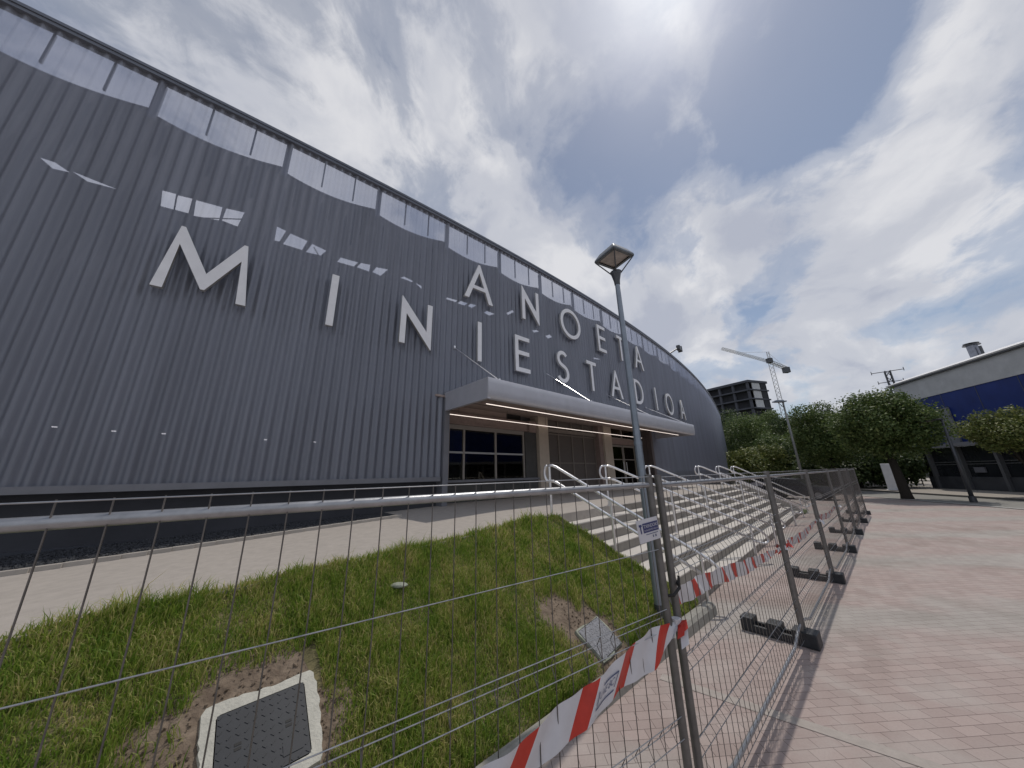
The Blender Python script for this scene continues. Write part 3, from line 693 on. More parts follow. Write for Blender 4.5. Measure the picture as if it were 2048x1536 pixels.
for x, zt in ((.45, 6.15), (4.72, 6.2), (9.35, 5.95), (13.6, 5.8)):
    b = MB(); b.tube([(*EP(x, CY + .10), 4.62), (*EP(x - .15, -.0), zt)], .017, 8); c = EP(x, CY + .10); b.box((c[0], c[1], 4.62), (.06, .12, .05), ex3, ey3); c = EP(x - .15, -.0); b.box((c[0], c[1], zt), (.06, .06, .10), ex3, ey3)
    b.build('tie_rod', M['inox'], can)

# ------------------------------------------------------------------ letters on the facade
def arc(cx, cy, r, a0, a1, n): return [(cx + r * math.cos(R(a0 + (a1 - a0) * i / n)), cy + r * math.sin(R(a0 + (a1 - a0) * i / n))) for i in range(n + 1)]
H_ = 1.42; S_ = .160
def letter_shape(ch):
    """closed outlines (outer first, holes after), x centred, base at 0"""
    h = H_; s = S_
    if ch == 'I': return [[(-s / 2, 0), (s / 2, 0), (s / 2, h), (-s / 2, h)]]
    if ch == 'N':
        w = .95; x = w / 2
        return [[(-x, 0), (-x + s, 0), (-x + s, h * .66), (x - .02, -.04), (x, -.04), (x, h), (x - s, h), (x - s, h * .36), (-x + .02, h + .04), (-x, h + .04)]]
    if ch == 'M':
        w = 1.42; x = w / 2; t = .50
        return [[(-x, 0), (-x + .165, 0), (-t + .015, h * .72), (-.03, h * .10), (.03, h * .10), (t - .015, h * .72), (x - .165, 0), (x, 0), (t + .035, h + .02), (t - .03, h + .02), (0, h * .36), (-t + .03, h + .02), (-t - .035, h + .02)]]
    if ch == 'E':
        w = .74; x = w / 2; k = h * .47
        return [[(-x, 0), (x, 0), (x, s), (-x + s, s), (-x + s, k), (x - .03, k), (x - .03, k + s), (-x + s, k + s), (-x + s, h - s), (x, h - s), (x, h), (-x, h)]]
    if ch == 'T':
        w = .78; x = w / 2; return [[(-s / 2, 0), (s / 2, 0), (s / 2, h - s), (x, h - s), (x, h), (-x, h), (-x, h - s), (-s / 2, h - s)]]
    if ch == 'A':
        w = 1.20; x = w / 2; b0 = h * .30; b1 = b0 + s * .85
        def xi(z): return (x - .185) * (1 - z / (h * .79))
        return [[(-x, 0), (-x + .185, 0), (-xi(b0), b0), (xi(b0), b0), (x - .185, 0), (x, 0), (.035, h + .03), (-.035, h + .03)], [(-xi(b1), b1), (xi(b1), b1), (0, h * .79)]]
    if ch == 'O':
        r = .73; return [arc(0, h / 2, r, 0, 360, 48)[:-1], arc(0, h / 2, r - .165, 360, 0, 48)[:-1]]
    if ch == 'D':
        r = h / 2; x = .52
        return [[(-x, 0), (-x + .36, 0)] + arc(-x + .36, r, r, -90, 90, 24)[1:] + [(-x, h)], ([(-x + s, s), (-x + s, h - s)] + arc(-x + .36, r, r - s, 90, -90, 24))]
    if ch == 'S':
        # a stroke along two joined arcs
        c = []
        r1, r2 = .285, .33
        c += arc(0.02, h - s / 2 - r1, r1, 35, 245, 20)
        c += arc(-.02, s / 2 + r2, r2, 75, -150, 22)
        c = np.array(c); d = np.gradient(c, axis=0); d /= np.linalg.norm(d, axis=1)[:, None]; nn_ = np.stack([-d[:, 1], d[:, 0]], 1)
        L_ = c + nn_ * s / 2; R_ = c - nn_ * s / 2
        return [[tuple(p) for p in L_] + [tuple(p) for p in R_[::-1]]]
def letter_mesh(ch, depth):
    cu = bpy.data.curves.new('letter', 'CURVE'); cu.dimensions = '2D'; cu.fill_mode = 'BOTH'; cu.extrude = depth / 2; cu.resolution_u = 1
    for pl in letter_shape(ch):
        sp = cu.splines.new('POLY'); sp.points.add(len(pl) - 1); sp.use_cyclic_u = True
        for i, (x, y) in enumerate(pl): sp.points[i].co = (x, y, 0, 1)
    o = bpy.data.objects.new('letter', cu); COL.objects.link(o)
    me = bpy.data.meshes.new_from_object(o.evaluated_get(bpy.context.evaluated_depsgraph_get()))
    bpy.data.objects.remove(o); bpy.data.curves.remove(cu)
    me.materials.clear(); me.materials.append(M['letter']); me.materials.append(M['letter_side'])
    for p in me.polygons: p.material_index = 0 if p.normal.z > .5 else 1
    return me
LOWER = [('M', 3.51, 'letter M starting the lower word'), ('I', 5.80, 'thin letter I between the M and the first N of the lower word'), ('N', 7.99, 'letter N of the lower word, left of the canopy'), ('I', 10.20, 'letter I between N and E of the lower word, above the canopy corner'), ('E', 12.15, 'letter E of the lower word above the canopy'), ('S', 14.47, 'curved letter S of the lower word'), ('T', 16.62, 'letter T of the lower word between S and A'), ('A', 18.81, 'letter A between T and D of the lower word'), ('D', 21.40, 'letter D of the lower word, partly behind the lamp post'), ('I', 23.88, 'letter I between D and O of the lower word'), ('O', 26.30, 'round letter O near the end of the lower word'), ('A', 29.20, 'last letter A of the lower word, over the canopy end')]
UPPER = [('A', 10.17, 'first letter A of the upper word'), ('N', 12.68, 'letter N of the upper word'), ('O', 15.26, 'round letter O of the upper word'), ('E', 17.83, 'letter E of the upper word'), ('T', 19.82, 'letter T of the upper word, left of the lamp post'), ('A', 21.99, 'last letter A of the upper word, right of the lamp post')]
_lm = {}
for row, zb in ((LOWER, 5.80), (UPPER, 8.02)):
    for ch, u, lab in row:
        if ch not in _lm: _lm[ch] = letter_mesh(ch, .09)
        t, n = FT(u); p = FP(u, .02 + .13)
        o = bpy.data.objects.new('sign_letter', _lm[ch]); COL.objects.link(o)
        mm = Matrix.Identity(4)
        for i in range(2): mm[i][0] = t[i]; mm[i][2] = n[i]
        mm[2][0] = 0; mm[2][1] = 1; mm[0][1] = 0; mm[1][1] = 0; mm[2][2] = 0
        mm[0][3], mm[1][3], mm[2][3] = p[0], p[1], zb
        o.matrix_world = mm
        tag(o, 'white raised ' + lab, 'letter', 'white letters on the stadium facade')
        # stand-off pins
        b = MB()
        zc = zb + .25
        b.box((*FP(u, .04), zb + .10), (.03, .10, .03), (*t, 0), (*n, 0))
# floodlight on the roof edge
fl = thing('floodlight', 'dark floodlight on a short arm above the roof edge of the stadium', 'floodlight', (*FP(29.0, 0), ZTOP))
b = MB(); p0 = (*FP(29.0, -.1), ZTOP - .05); p1 = (*FP(30.6, .25), 11.75); b.tube([p0, p1], .06, 8); b.build('arm', M['lamp_dark'], fl)
t, n = FT(30.8); c = FP(30.9, .3); b = MB(); b.box((*c, 11.85), (.55, .28, .42), (*t, 0), (*n, 0)); b.box((c[0] + t[0] * .32, c[1] + t[1] * .32, 11.85), (.10, .34, .52), (*t, 0), (*n, 0)); b.build('housing', M['lamp_dark'], fl, bevel=.04)
c2_ = c + t * .38; b = MB(); b.box((*c2_, 11.85), (.02, .30, .46), (*t, 0), (*n, 0)); b.build('lens', M['lamp_glass'], fl)

# ------------------------------------------------------------------ covers in the bank
def bank_normal(a, p):
    e = .05; z0 = bank_z(a, p); dza = (bank_z(a + e, p) - bank_z(a - e, p)) / (2 * e); dzp = (bank_z(a, p + e) - bank_z(a, p - e)) / (2 * e)
    n = np.array([-(SD * dza + SN * dzp)[0], -(SD * dza + SN * dzp)[1], 1.0]); return n / np.linalg.norm(n)
def cover(name, corners, lab, mats, rim, stud):
    cz = [np.array((x, y, bank_xy(x, y))) for x, y in corners]; c = np.mean(cz, 0)
    d = c[:2] - SO; n = bank_normal(d @ SD, d @ SN)
    x = cz[1] - cz[0]; lx = np.linalg.norm(x); x /= lx; x = x - n * x.dot(n); x /= np.linalg.norm(x); y = np.cross(n, x); ly = abs((cz[2] - cz[1]) @ y)
    root = thing(name, lab, 'manhole cover', tuple(c))
    b = MB()
    # irregular mortar collar
    N_ = 72; inner = []; outer = []
    for i in range(N_):
        th = 2 * math.pi * i / N_; ca, sa = math.cos(th), math.sin(th); k = 1 / max(abs(ca) / (lx / 2), abs(sa) / (ly / 2))
        ko = 1 / max(abs(ca) / (lx / 2 + rim), abs(sa) / (ly / 2 + rim)) + rng.uniform(-.008, .008) * (rim > .03) + .012 * math.sin(3 * th + 1)
        inner.append((ca * k, sa * k)); outer.append((ca * ko, sa * ko))
    V = [c + x * q[0] + y * q[1] + n * .012 for q in inner] + [c + x * q[0] + y * q[1] + n * (.010 if rim > .03 else .008) for q in outer] + [c + x * q[0] * 1.03 + y * q[1] * 1.03 - n * .05 for q in outer]
    F = []
    for i in range(N_):
        j = (i + 1) % N_; F.append((i, N_ + i, N_ + j, j)); F.append((N_ + i, 2 * N_ + i, 2 * N_ + j, N_ + j))
    b.add(V, F); b.build('collar', M['mortar'] if stud else M['stone'], root)
    b = MB(); b.box(c + n * .0, (lx - .012, ly - .012, .03), x, y, n); lid = b.build('lid', mats, root)
    b = MB(); nx = int(lx / .042); ny = int(ly / .042)
    for i in range(nx):
        for j in range(ny):
            px_ = -lx / 2 + (i + .5) * lx / nx; py_ = -ly / 2 + (j + .5) * ly / ny
            if stud and (abs(abs(px_) - lx * .27) < .03 and abs(py_) < .03): continue
            dirx, diry = (x + y, x - y) if (i + j) % 2 else (x - y, x + y); dirx = dirx / np.linalg.norm(dirx); diry = diry / np.linalg.norm(diry)
            b.box(c + x * px_ + y * py_ + n * .016, (.026, .009, .004), dirx, diry, n)
    b.build('tread_studs', mats, lid)
    if stud:
        for sx in (-1, 1):
            b = MB(); q = c + x * sx * lx * .27 + n * .0155
            b.box(q - y * .013, (.035, .016, .003), x, y, n); b.box(q + y * .013, (.035, .016, .003), x, y, n); b.build('key_hole', M['rubber'], lid)
        b = MB(); b.box(c + x * lx * .30 - y * ly * .30 + n * .017, (.11, .08, .003), x, y, n); b.build('name_plate', mats, lid)
    return root
cover('manhole_cover', CV1, 'black square manhole cover set in a pale mortar collar', M['cover'], .07, True)
cover('manhole_cover', CV2, 'worn grey manhole cover in bare dirt near the kerb', M['cover2'], .012, False)
# stone in the grass
b = MB(); bs = 0
V = []; 
for k_ in range(8):
    for j in range(5):
        th = 2 * math.pi * k_ / 8; ph = -1.2 + 2.4 * j / 4; V.append((.105 * math.cos(th) * math.cos(ph) * (1 + .25 * rng.normal() * .5), .06 * math.sin(th) * math.cos(ph) * (1 + .2 * rng.normal() * .5), .028 * math.sin(ph) + .012))
F = [(k_ * 5 + j, ((k_ + 1) % 8) * 5 + j, ((k_ + 1) % 8) * 5 + j + 1, k_ * 5 + j + 1) for k_ in range(8) for j in range(4)] + [tuple(k_ * 5 + 4 for k_ in range(8)), tuple(k_ * 5 for k_ in range(7, -1, -1))]
b.add([(v[0] - 1.29, v[1] + 3.97, v[2] + bank_xy(-1.29, 3.97)) for v in V], F)
tag(b.build('stone', M['stone'], bevel=.01), 'small flat grey green stone lying in the grass', 'stone')

# ------------------------------------------------------------------ street lamp in front
LX, LY = 2.02, 5.27
lamp = thing('street_lamp', 'blue grey street lamp with a square slanted head in front of the stadium', 'street lamp', (LX, LY, .15))
b = MB(); b.tube([(LX, LY, .1), (LX, LY, 2.6)], .062, 18, r1=.060); b.tube([(LX, LY, 2.6), (LX, LY, 5.56)], .057, 18, r1=.043); o = b.build('pole', M['lamp_pole'], lamp, smooth=True); smooth_by_angle(o, 50)
b = MB(); b.tube([(LX, LY, .1), (LX, LY, .34)], .070, 18); o = b.build('base_sleeve', M['lamp_dark'], lamp); smooth_by_angle(o, 50)
b = MB(); b.tube([(LX, LY, 2.58), (LX, LY, 2.63)], .066, 18); o = b.build('collar', M['lamp_pole'], lamp); smooth_by_angle(o, 50)
b = MB(); b.tube([(LX, LY, 5.54), (LX, LY, 5.66), (LX, LY, 5.80)], .05, 16); b.v = []; b.f = []; b.mi = []
prof = [(.050, 5.54), (.056, 5.62), (.085, 5.75), (.105, 5.81), (.02, 5.84)]
V = []; F = []
for rr, z in prof:
    for j in range(16): V.append((LX + rr * math.cos(j * math.pi / 8), LY + rr * math.sin(j * math.pi / 8), z))
for i in range(len(prof) - 1):
    for j in range(16): F.append((i * 16 + j, i * 16 + (j + 1) % 16, (i + 1) * 16 + (j + 1) % 16, (i + 1) * 16 + j))
b.add(V, F); o = b.build('bracket', M['lamp_dark'], lamp, smooth=True)
HA = R(28); hx = np.array((math.cos(HA), math.sin(HA), 0)); hy = np.array((-math.sin(HA), math.cos(HA), 0)); hz = np.array((0, 0, 1.))
HC = np.array((LX, LY, 6.10)); hw = .255
b = MB()
lo = [HC + hx * sx * hw + hy * sy * hw for sx, sy in ((-1, -1), (1, -1), (1, 1), (-1, 1))]
def ring(sc, dz): return [HC + (q - HC) * sc + hz * dz for q in lo]
rings = [ring(.80, -.005), ring(1.0, -.005), ring(1.03, .02), ring(1.0, .05), ring(.72, .17), ring(.60, .185)]
V = [p for r_ in rings for p in r_]; F = []
for i in range(len(rings) - 1):
    for j in range(4): F.append((i * 4 + j, i * 4 + (j + 1) % 4, (i + 1) * 4 + (j + 1) % 4, (i + 1) * 4 + j))
F.append(tuple(len(rings) * 4 - 4 + j for j in range(4)))
b.add(V, F); b.build('head', mat('lamp_head_grey', (0.14, 0.155, 0.17), rough=0.4, metal=0.4, var=0.1), lamp, bevel=.008)
b = MB(); q = ring(.82, .02); b.quad(q[3], q[2], q[1], q[0]); b.build('reflector', M['lamp_glass'], lamp)
for p in lo:
    b = MB(); d = (p - HC) / np.linalg.norm(p - HC); b.tube([np.array((LX, LY, 5.78)) + d * .085, HC + (p - HC) * .97 + hz * .0], .012, 8); b.build('arm', M['lamp_dark'], lamp)

# ------------------------------------------------------------------ fence panels and their feet
FDIR = np.array((.7478, .6640)); FNRM = np.array((FDIR[1], -FDIR[0]))     # FNRM points to the open plaza
FLEN = 3.415; FP1 = np.array((1.080, 2.555))
def fence_proto(name, label, length, spacing, folds, zlo, singles):
    root = thing(name, label, 'fence panel', (0, 0, 0), 'mesh fence panels around the stairs')
    for x in (.035, length - .035):
        b = MB(); b.tube([(x, 0, .03), (x, 0, 2.128)], .026, 14); o = b.build('post', M['galv_dark'], root); smooth_by_angle(o, 50)
    b = MB(); b.tube([(.06, 0, 2.054), (length - .06, 0, 2.054)], .020, 12)
    for x in (.08, length - .08): b.box((x, 0, 2.054), (.05, .016, .03))
    o = b.build('top_rail', M['galv'], root); smooth_by_angle(o, 50)
    b = MB(); b.tube([(.06, 0, .24), (.30, 0, .20), (.55, 0, .135), (length - .55, 0, .135), (length - .30, 0, .20), (length - .06, 0, .24)], .0165, 10); o = b.build('bottom_rail', M['galv'], root); smooth_by_angle(o, 50)
    b = MB()
    def wz(x):
        pts = [(-.012, zlo)]
        for zc, hh in folds: pts += [(-.012, zc - hh), (.022, zc), (-.012, zc + hh)]
        return pts + [(-.012, 2.118)]
    x = .09 + spacing * .3
    while x < length - .08:
        b.tube([(x, y, z) for y, z in wz(x)], .0026, 5, cap=False); x += spacing
    b.build('wire', M['wire'], root)
    b = MB()
    for zc, hh in folds:
        for y, z in ((-.012, zc - hh), (.022, zc), (-.012, zc + hh)): b.tube([(.05, y - .004, z), (length - .05, y - .004, z)], .0026, 5)
    for z in singles + [2.112, zlo + .01]: b.tube([(.05, -.016, z), (length - .05, -.016, z)], .0026, 5)
    b.build('cross_wire', M['galv'], root)
    return root
def foot_proto():
    b = MB()
    for y in (-.085, .085): b.box((0, y, .045), (.82, .05, .09))
    for x, w in ((-.335, .15), (-.03, .16), (.285, .25)): b.box((x, 0, .083), (w, .222, .166))
    b.box((0, 0, .012), (.82, .16, .024))
    o = b.build('ballast_block', M['foot'], bevel=.012)
    d = MB()
    for x in (-.33, -.28, -.06, -.01):
        for y in (-.03, .03): d.tube([(x, y, .1665), (x, y, .1685)], .013, 8)
    return o, d
panel0 = fence_proto('mesh_barrier', '', FLEN, .104, [(.47, .05), (.92, .05), (1.50, .05)], .075, [])
ang = math.atan2(FDIR[1], FDIR[0])
RANK = ['nearest of the straight run, its post beside the lamp post', 'second of the straight run, beyond the first black foot', 'third of the straight run, opposite the middle of the stairs', 'fourth of the straight run, short of the stair end', 'fifth of the straight run', 'sixth of the straight run, next to the last', 'farthest of the straight run towards the trees']
for i in range(6):
    o = panel0 if i == 0 else copy_tree(panel0)
    p = FP1 + FDIR * (FLEN + .035) * i; o.location = (p[0], p[1], 0); o.rotation_euler = (0, 0, ang + (0.0, .01, -.012, .02, .03, -.02)[i] * .4)
    o['label'] = 'grey wire mesh fence panel, ' + (RANK[i] if i < 5 else RANK[6])
fp0, dents = foot_proto()
dents = dents.build('bolt_recess', M['rubber'], fp0)
FOOT_LAB = ['nearest black fence foot, large in front on the pink paving', 'second black fence foot along the run, beside the tied tape', 'third black fence foot along the run', 'fourth black fence foot along the run', 'fifth black fence foot, small and far along the run', 'farthest black fence foot at the end of the run']
fa = math.atan2(-.747, .665)
for i in range(6):
    o = fp0 if i == 0 else copy_tree(fp0)
    p = FP1 + FDIR * (FLEN + .035) * (i + 1) - FNRM * .26; o.location = (p[0], p[1], 0.002); o.rotation_euler = (0, 0, fa + rng.uniform(-.05, .05))
    tag(o, FOOT_LAB[i], 'fence foot', 'black feet under the mesh fence')
# the panel that turns off to the left, close to the camera
Q1 = np.array((1.045, 2.54)); Q0 = np.array((-1.46, .91)); ql = float(np.linalg.norm(Q1 - Q0)) ; qd = (Q1 - Q0) / ql; qn = np.array((qd[1], -qd[0]))
pl = fence_proto('mesh_barrier', 'large mesh fence panel in the foreground, its top rail running off to the left', 3.3, .113, [(1.20, .055), (.62, .055)], .075, [1.62])
pq = Q1 - qd * 3.3; pl.location = (pq[0], pq[1], 0); pl.rotation_euler = (0, math.radians(-.2), math.atan2(qd[1], qd[0]))
pl.location.z = -.006
# black clamps and the cable tie on the double post
b = MB()
for z in (1.18, 1.26): pass
c = (FP1 + Q1) / 2
b.tube([(c[0] - .055, c[1] - .03, 1.33), (c[0] + .0, c[1] - .062, 1.345), (c[0] + .06, c[1] - .03, 1.38), (c[0] + .075, c[1] + .03, 1.40)], .010, 8)
b.tube([(c[0] + .06, c[1] - .03, 1.38), (c[0] + .068, c[1] - .02, 1.45)], .008, 6)
tag(b.build('cable_tie', M['rubber']), 'black tie binding the two fence posts together at the corner', 'cable tie')

# ------------------------------------------------------------------ barrier tape
def ribbon(name, label, org, d, n, top, bot, stripes, marks, sw=.08, bulge=.02, slant=.0):
    """tape hung between two polylines (s, z); stripes and marks given as s of their centre"""
    ts = np.array(top); bs_ = np.array(bot); s0 = max(ts[:, 0].min(), bs_[:, 0].min()); s1 = min(ts[:, 0].max(), bs_[:, 0].max())
    ss = set(np.round(np.arange(s0, s1, .02), 4).tolist() + [round(s1, 4)])
    for q in stripes:
        for e in (-.5, .5):
            v_ = round(q + e * sw, 4)
            if s0 < v_ < s1: ss = {x for x in ss if abs(x - v_) > .006} | {v_}
    ss = sorted(ss); N_ = len(ss); K = 7; b = MB(); V = []
    def pos(s, v):
        s = min(max(s + slant * (v - .5), s0), s1)
        zt = np.interp(s, ts[:, 0], ts[:, 1]); zb = np.interp(s, bs_[:, 0], bs_[:, 1])
        off = bulge * (.5 + .5 * math.sin(9 * s + 2.5 * v)) + .006 * math.sin(31 * s + 4 * v)
        p = org + d * s + n * (off + .012); return (p[0], p[1], zb + (zt - zb) * v + .004 * math.sin(14 * s))
    for s in ss:
        for j in range(K): V.append(pos(s, j / (K - 1)))
    F = []; MI = []
    for i in range(N_ - 1):
        sm = (ss[i] + ss[i + 1]) / 2; red = any(abs(sm - q) < sw / 2 for q in stripes)
        for j in range(K - 1):
            F.append((i * K + j, (i + 1) * K + j, (i + 1) * K + j + 1, i * K + j + 1)); MI.append(1 if red else 0)
    b.v = V; b.f = F; b.mi = MI
    o = b.build(name, [M['tape_w'], M['tape_r']], smooth=True); tag(o, label, 'barrier tape', 'red and white barrier tape on the fence')
    if marks:
        g = MB(); TV, TF = text_mesh('UVE 8C', .040)
        for q in marks:
            zt = np.interp(q, ts[:, 0], ts[:, 1]); zb = np.interp(q, bs_[:, 0], bs_[:, 1]); hgt = (zt - zb)
            k = hgt / .17
            def pm(x, y):
                pp = pos(q + x * k, .5 + y * k / hgt); return (pp[0] + n[0] * .004, pp[1] + n[1] * .004, pp[2])
            g.add([pm(-v[0], v[1] + .004) for v in TV], TF)
            for (xa, ya, xb, yb) in ((-.085, -.034, .085, -.034), (-.088, .030, -.08, -.022), (.088, .030, .08, -.022), (-.088, .030, .05, .036)):
                ln = math.hypot(xb - xa, yb - ya); tx, ty = (xb - xa) / ln, (yb - ya) / ln; w = .0035
                seg = 8
                for e in range(seg):
                    p0 = (xa + (xb - xa) * e / seg, ya + (yb - ya) * e / seg); p1 = (xa + (xb - xa) * (e + 1) / seg, ya + (yb - ya) * (e + 1) / seg)
                    g.quad(pm(p0[0] + ty * w, p0[1] - tx * w), pm(p1[0] + ty * w, p1[1] - tx * w), pm(p1[0] - ty * w, p1[1] + tx * w), pm(p0[0] - ty * w, p0[1] + tx * w))
        g.build('logo_print', M['ink'], o)
    return o
qs = -qd     # s measured from the corner post to the left
ribbon('barrier_tape', 'wide red and white tape in the foreground, on the panel across the grass', Q1, qs, -qn * -1.0,
       [(.0, 1.175), (.13, 1.185), (.25, 1.19), (.54, 1.14), (.77, 1.08), (1.11, 1.03), (1.27, .996), (1.44, .975), (1.56, .972), (2.2, .92), (2.9, .95)],
       [(.0, 1.145), (.065, 1.10), (.27, .99), (.60, .965), (.87, .91), (.99, .886), (1.23, .843), (1.8, .77), (2.9, .74)],
       [.16, .53, .86, 1.28, 1.70, 2.12, 2.5], [.70, 1.49, 2.3], sw=.115, slant=-.13)
TAPES = [('red and white tape before the stair foot, right of the double corner post', 0, [(.02, 1.33), (.2, 1.345), (.95, 1.31), (1.7, 1.25), (2.85, 1.165), (3.38, 1.13)], [(.02, 1.24), (.2, 1.215), (.95, 1.19), (1.7, 1.115), (2.85, 1.09), (3.38, 1.10)]),
         ('red and white tape on the second mesh panel, past the first pale knot', 1, [(.02, 1.13), (.5, 1.16), (1.7, 1.12), (3.38, 1.16)], [(.02, 1.10), (.5, 1.04), (1.7, 1.00), (3.38, 1.11)]),
         ('red and white tape on the third mesh panel, small and far', 2, [(.02, 1.16), (.5, 1.18), (1.7, 1.12), (3.38, 1.16)], [(.02, 1.12), (.5, 1.06), (1.7, 1.00), (3.38, 1.11)])]
for lab, i, tp, bt in TAPES:
    org = FP1 + FDIR * (FLEN + .035) * i
    ribbon('barrier_tape', lab, org, FDIR, -FNRM, tp, bt, list(np.arange(.12, 3.3, .33)), [x for x in np.arange(.3, 3.3, .66)] if i == 0 else [], sw=.085, slant=-.05)
# knots of tape round the posts
def knot(c, z, lab, red):
    b = MB()
    for k_ in range(7):
        th = rng.uniform(0, 6.28); L_ = rng.uniform(.05, .13); w = rng.uniform(.015, .035)
        d0 = np.array((math.cos(th), math.sin(th), rng.uniform(-.7, .5))); s_ = np.array((-math.sin(th), math.cos(th), .6)); s_ /= np.linalg.norm(s_)
        pts = [c3 for c3 in (np.array((*c, z)) + d0 * .02, np.array((*c, z)) + d0 * (.02 + L_ * .5) + s_ * .02, np.array((*c, z)) + d0 * (.02 + L_) - np.array((0, 0, .03)))]
        for p, q in zip(pts[:-1], pts[1:]): b.quad(p - s_ * w, q - s_ * w, q + s_ * w, p + s_ * w, 1 if (red and k_ % 3 == 0) else 0)
    b.tube([(c[0], c[1], z - .025), (c[0], c[1], z + .025)], .032, 10, mi=0)
    tag(b.build('tape_knot', [M['tape_w'], M['tape_r']]), lab, 'tape knot', 'knots of tape on fence posts')
knot(Q1 + np.array((.03, -.01)), 1.17, 'crumpled red and white tape knot on the double corner post', True)
for i, lab in ((1, 'pale tape knot on the post above the nearest black foot'), (2, 'pale tape knot on the post above the second black foot'), (3, 'faded tape knot on the post above the third black foot')):
    p = FP1 + FDIR * (FLEN + .035) * i; knot(p, 1.12, lab, i == 1)
# small rental sign hanging on the corner panel
so_ = Q1 + qs * .0
def SG(s, z, o=.025): p = Q1 + qs * s + qn * o; return np.array((p[0], p[1], z))
sg = thing('fence_sign', 'small white plastic sign with a blue band hanging by the corner post of the fence', 'sign', tuple(SG(.17, 1.68)))
sx0, sx1, sz0, sz1 = .285, .05, 1.685, 1.83
u_ = SG(sx1, sz1 + .015) - SG(sx0, sz1); v_ = SG(sx0 - .02, sz0) - SG(sx0, sz1)
def SQ(x, y, o=0.0): return SG(sx0, sz1) + u_ * x + v_ * y + np.array((qn[0], qn[1], 0)) * o
b = MB(); P = [SQ(0, 0), SQ(1, 0), SQ(1, 1), SQ(0, 1)]; P2 = [SQ(0, 0, .004), SQ(1, 0, .004), SQ(1, 1, .004), SQ(0, 1, .004)]
b.add(P + P2, [(0, 1, 2, 3), (7, 6, 5, 4), (0, 4, 5, 1), (1, 5, 6, 2), (2, 6, 7, 3), (3, 7, 4, 0)]); b.build('board', M['sign_w'], sg)
b = MB()
for x0, y0, x1, y1 in ((.24, .18, .97, .60), (.07, .20, .20, .30), (.11, .30, .16, .60)): b.quad(SQ(x0, y1, .0055), SQ(x1, y1, .0055), SQ(x1, y0, .0055), SQ(x0, y0, .0055))
b.build('blue_band', M['sign_b'], sg)
b = MB(); TV, TF = text_mesh('TXINDOKI', .5); mx = max(v[0] for v in TV)
b.add([SQ(.605 + v[0] / mx * .33, .33 - v[1] * .42, .007) for v in TV], TF)
TV2, TF2 = text_mesh('ALQUILER DE VALLAS', .3); mx2 = max(v[0] for v in TV2)
b.add([SQ(.605 + v[0] / mx2 * .33, .50 - v[1] * .30, .007) for v in TV2], TF2); b.build('lettering', M['sign_w'], sg)
b = MB(); b.quad(SQ(.33, .70, .006), SQ(.9, .70, .006), SQ(.9, .67, .006), SQ(.33, .67, .006)); b.quad(SQ(.62, .86, .006), SQ(.67, .86, .006), SQ(.67, .76, .006), SQ(.62, .76, .006)); b.quad(SQ(.74, .86, .006), SQ(.80, .86, .006), SQ(.80, .76, .006), SQ(.74, .76, .006)); b.build('small_print', M['ink'], sg)
b = MB()
for x in (.12, .9): b.tube([SQ(x, .06, .002), SQ(x, -.10, -.02)], .0025, 6)
b.build('wire_tie', M['wire'], sg)

# ------------------------------------------------------------------ handrails on the stairs
def handrail(lab, at, ab, tip=.95):
    """stainless rail: at / ab = position along the flight at the top and the bottom"""
    def P(p, z): q = SP(at + (ab - at) * (p + .1) / 2.37, p); return (q[0], q[1], z)
    def zn(p): return ZL - RISE / RUN * max(0, min(p, RUN * NR))
    root = thing('handrail', lab, 'handrail', P(1.0, zn(1.0)), 'steel handrails on the entrance stairs')
    hi = .95; lo_ = .64; r_ = (hi - lo_) / 2; mid_ = (hi + lo_) / 2
    def zr(p): return ZL - .68 * max(0, p - .02)
    def line(zo, pe=2.3): return [P(-.10, ZL + zo), P(.0, ZL + zo)] + [P(p, zr(p) + zo) for p in (.08, .6, 1.1, 1.6, pe)]
    e1 = []; zb = zr(2.3)
    for k_ in range(1, 13):
        a = math.pi * 1.06 * k_ / 12; e1.append(P(2.3 + .21 * math.sin(a) - .01 * a, zb - .14 * math.sin(a) + mid_ + r_ * math.cos(a)))
    b = MB(); b.tube(line(hi) + e1, .027, 12); b.build('upper_rail', M['inox'], root, smooth=True)
    b = MB(); b.tube(line(lo_), .027, 12); b.build('lower_rail', M['inox'], root, smooth=True)
    e0 = [P(-.10 - .06 * math.sin(math.pi * k_ / 8), ZL + mid_ + r_ * math.cos(math.pi * k_ / 8)) for k_ in range(9)]
    b = MB(); b.tube(e0, .027, 12); b.build('end_loop', M['inox'], root, smooth=True)
    for p, z0 in ((-.06, ZL), (1.0, zn(1.0) - .06), (2.24, 0.0)):
        b = MB(); b.tube([P(p, z0), P(p, (ZL if p < 0 else zr(p)) + hi - .02)], .026, 12); b.tube([P(p, z0), P(p, z0 + .012)], .05, 14); o = b.build('post', M['inox'], root); smooth_by_angle(o, 50)
    return root
for lab, at, ab in (('nearest steel handrail, along the grass edge of the stairs', .20, 1.24), ('second steel handrail from the grass bank, starting in front of the doors', 2.39, 5.1), ('third steel handrail, behind the double fence post', 4.97, 7.9), ('fourth steel handrail, starting near the right wall of the entrance', 9.6, 12.6), ('fifth steel handrail, next to the farthest one', 12.5, 15.7), ('farthest steel handrail, at the outer end of the stairs', 15.2, 17.6)):
    handrail(lab, at, ab)
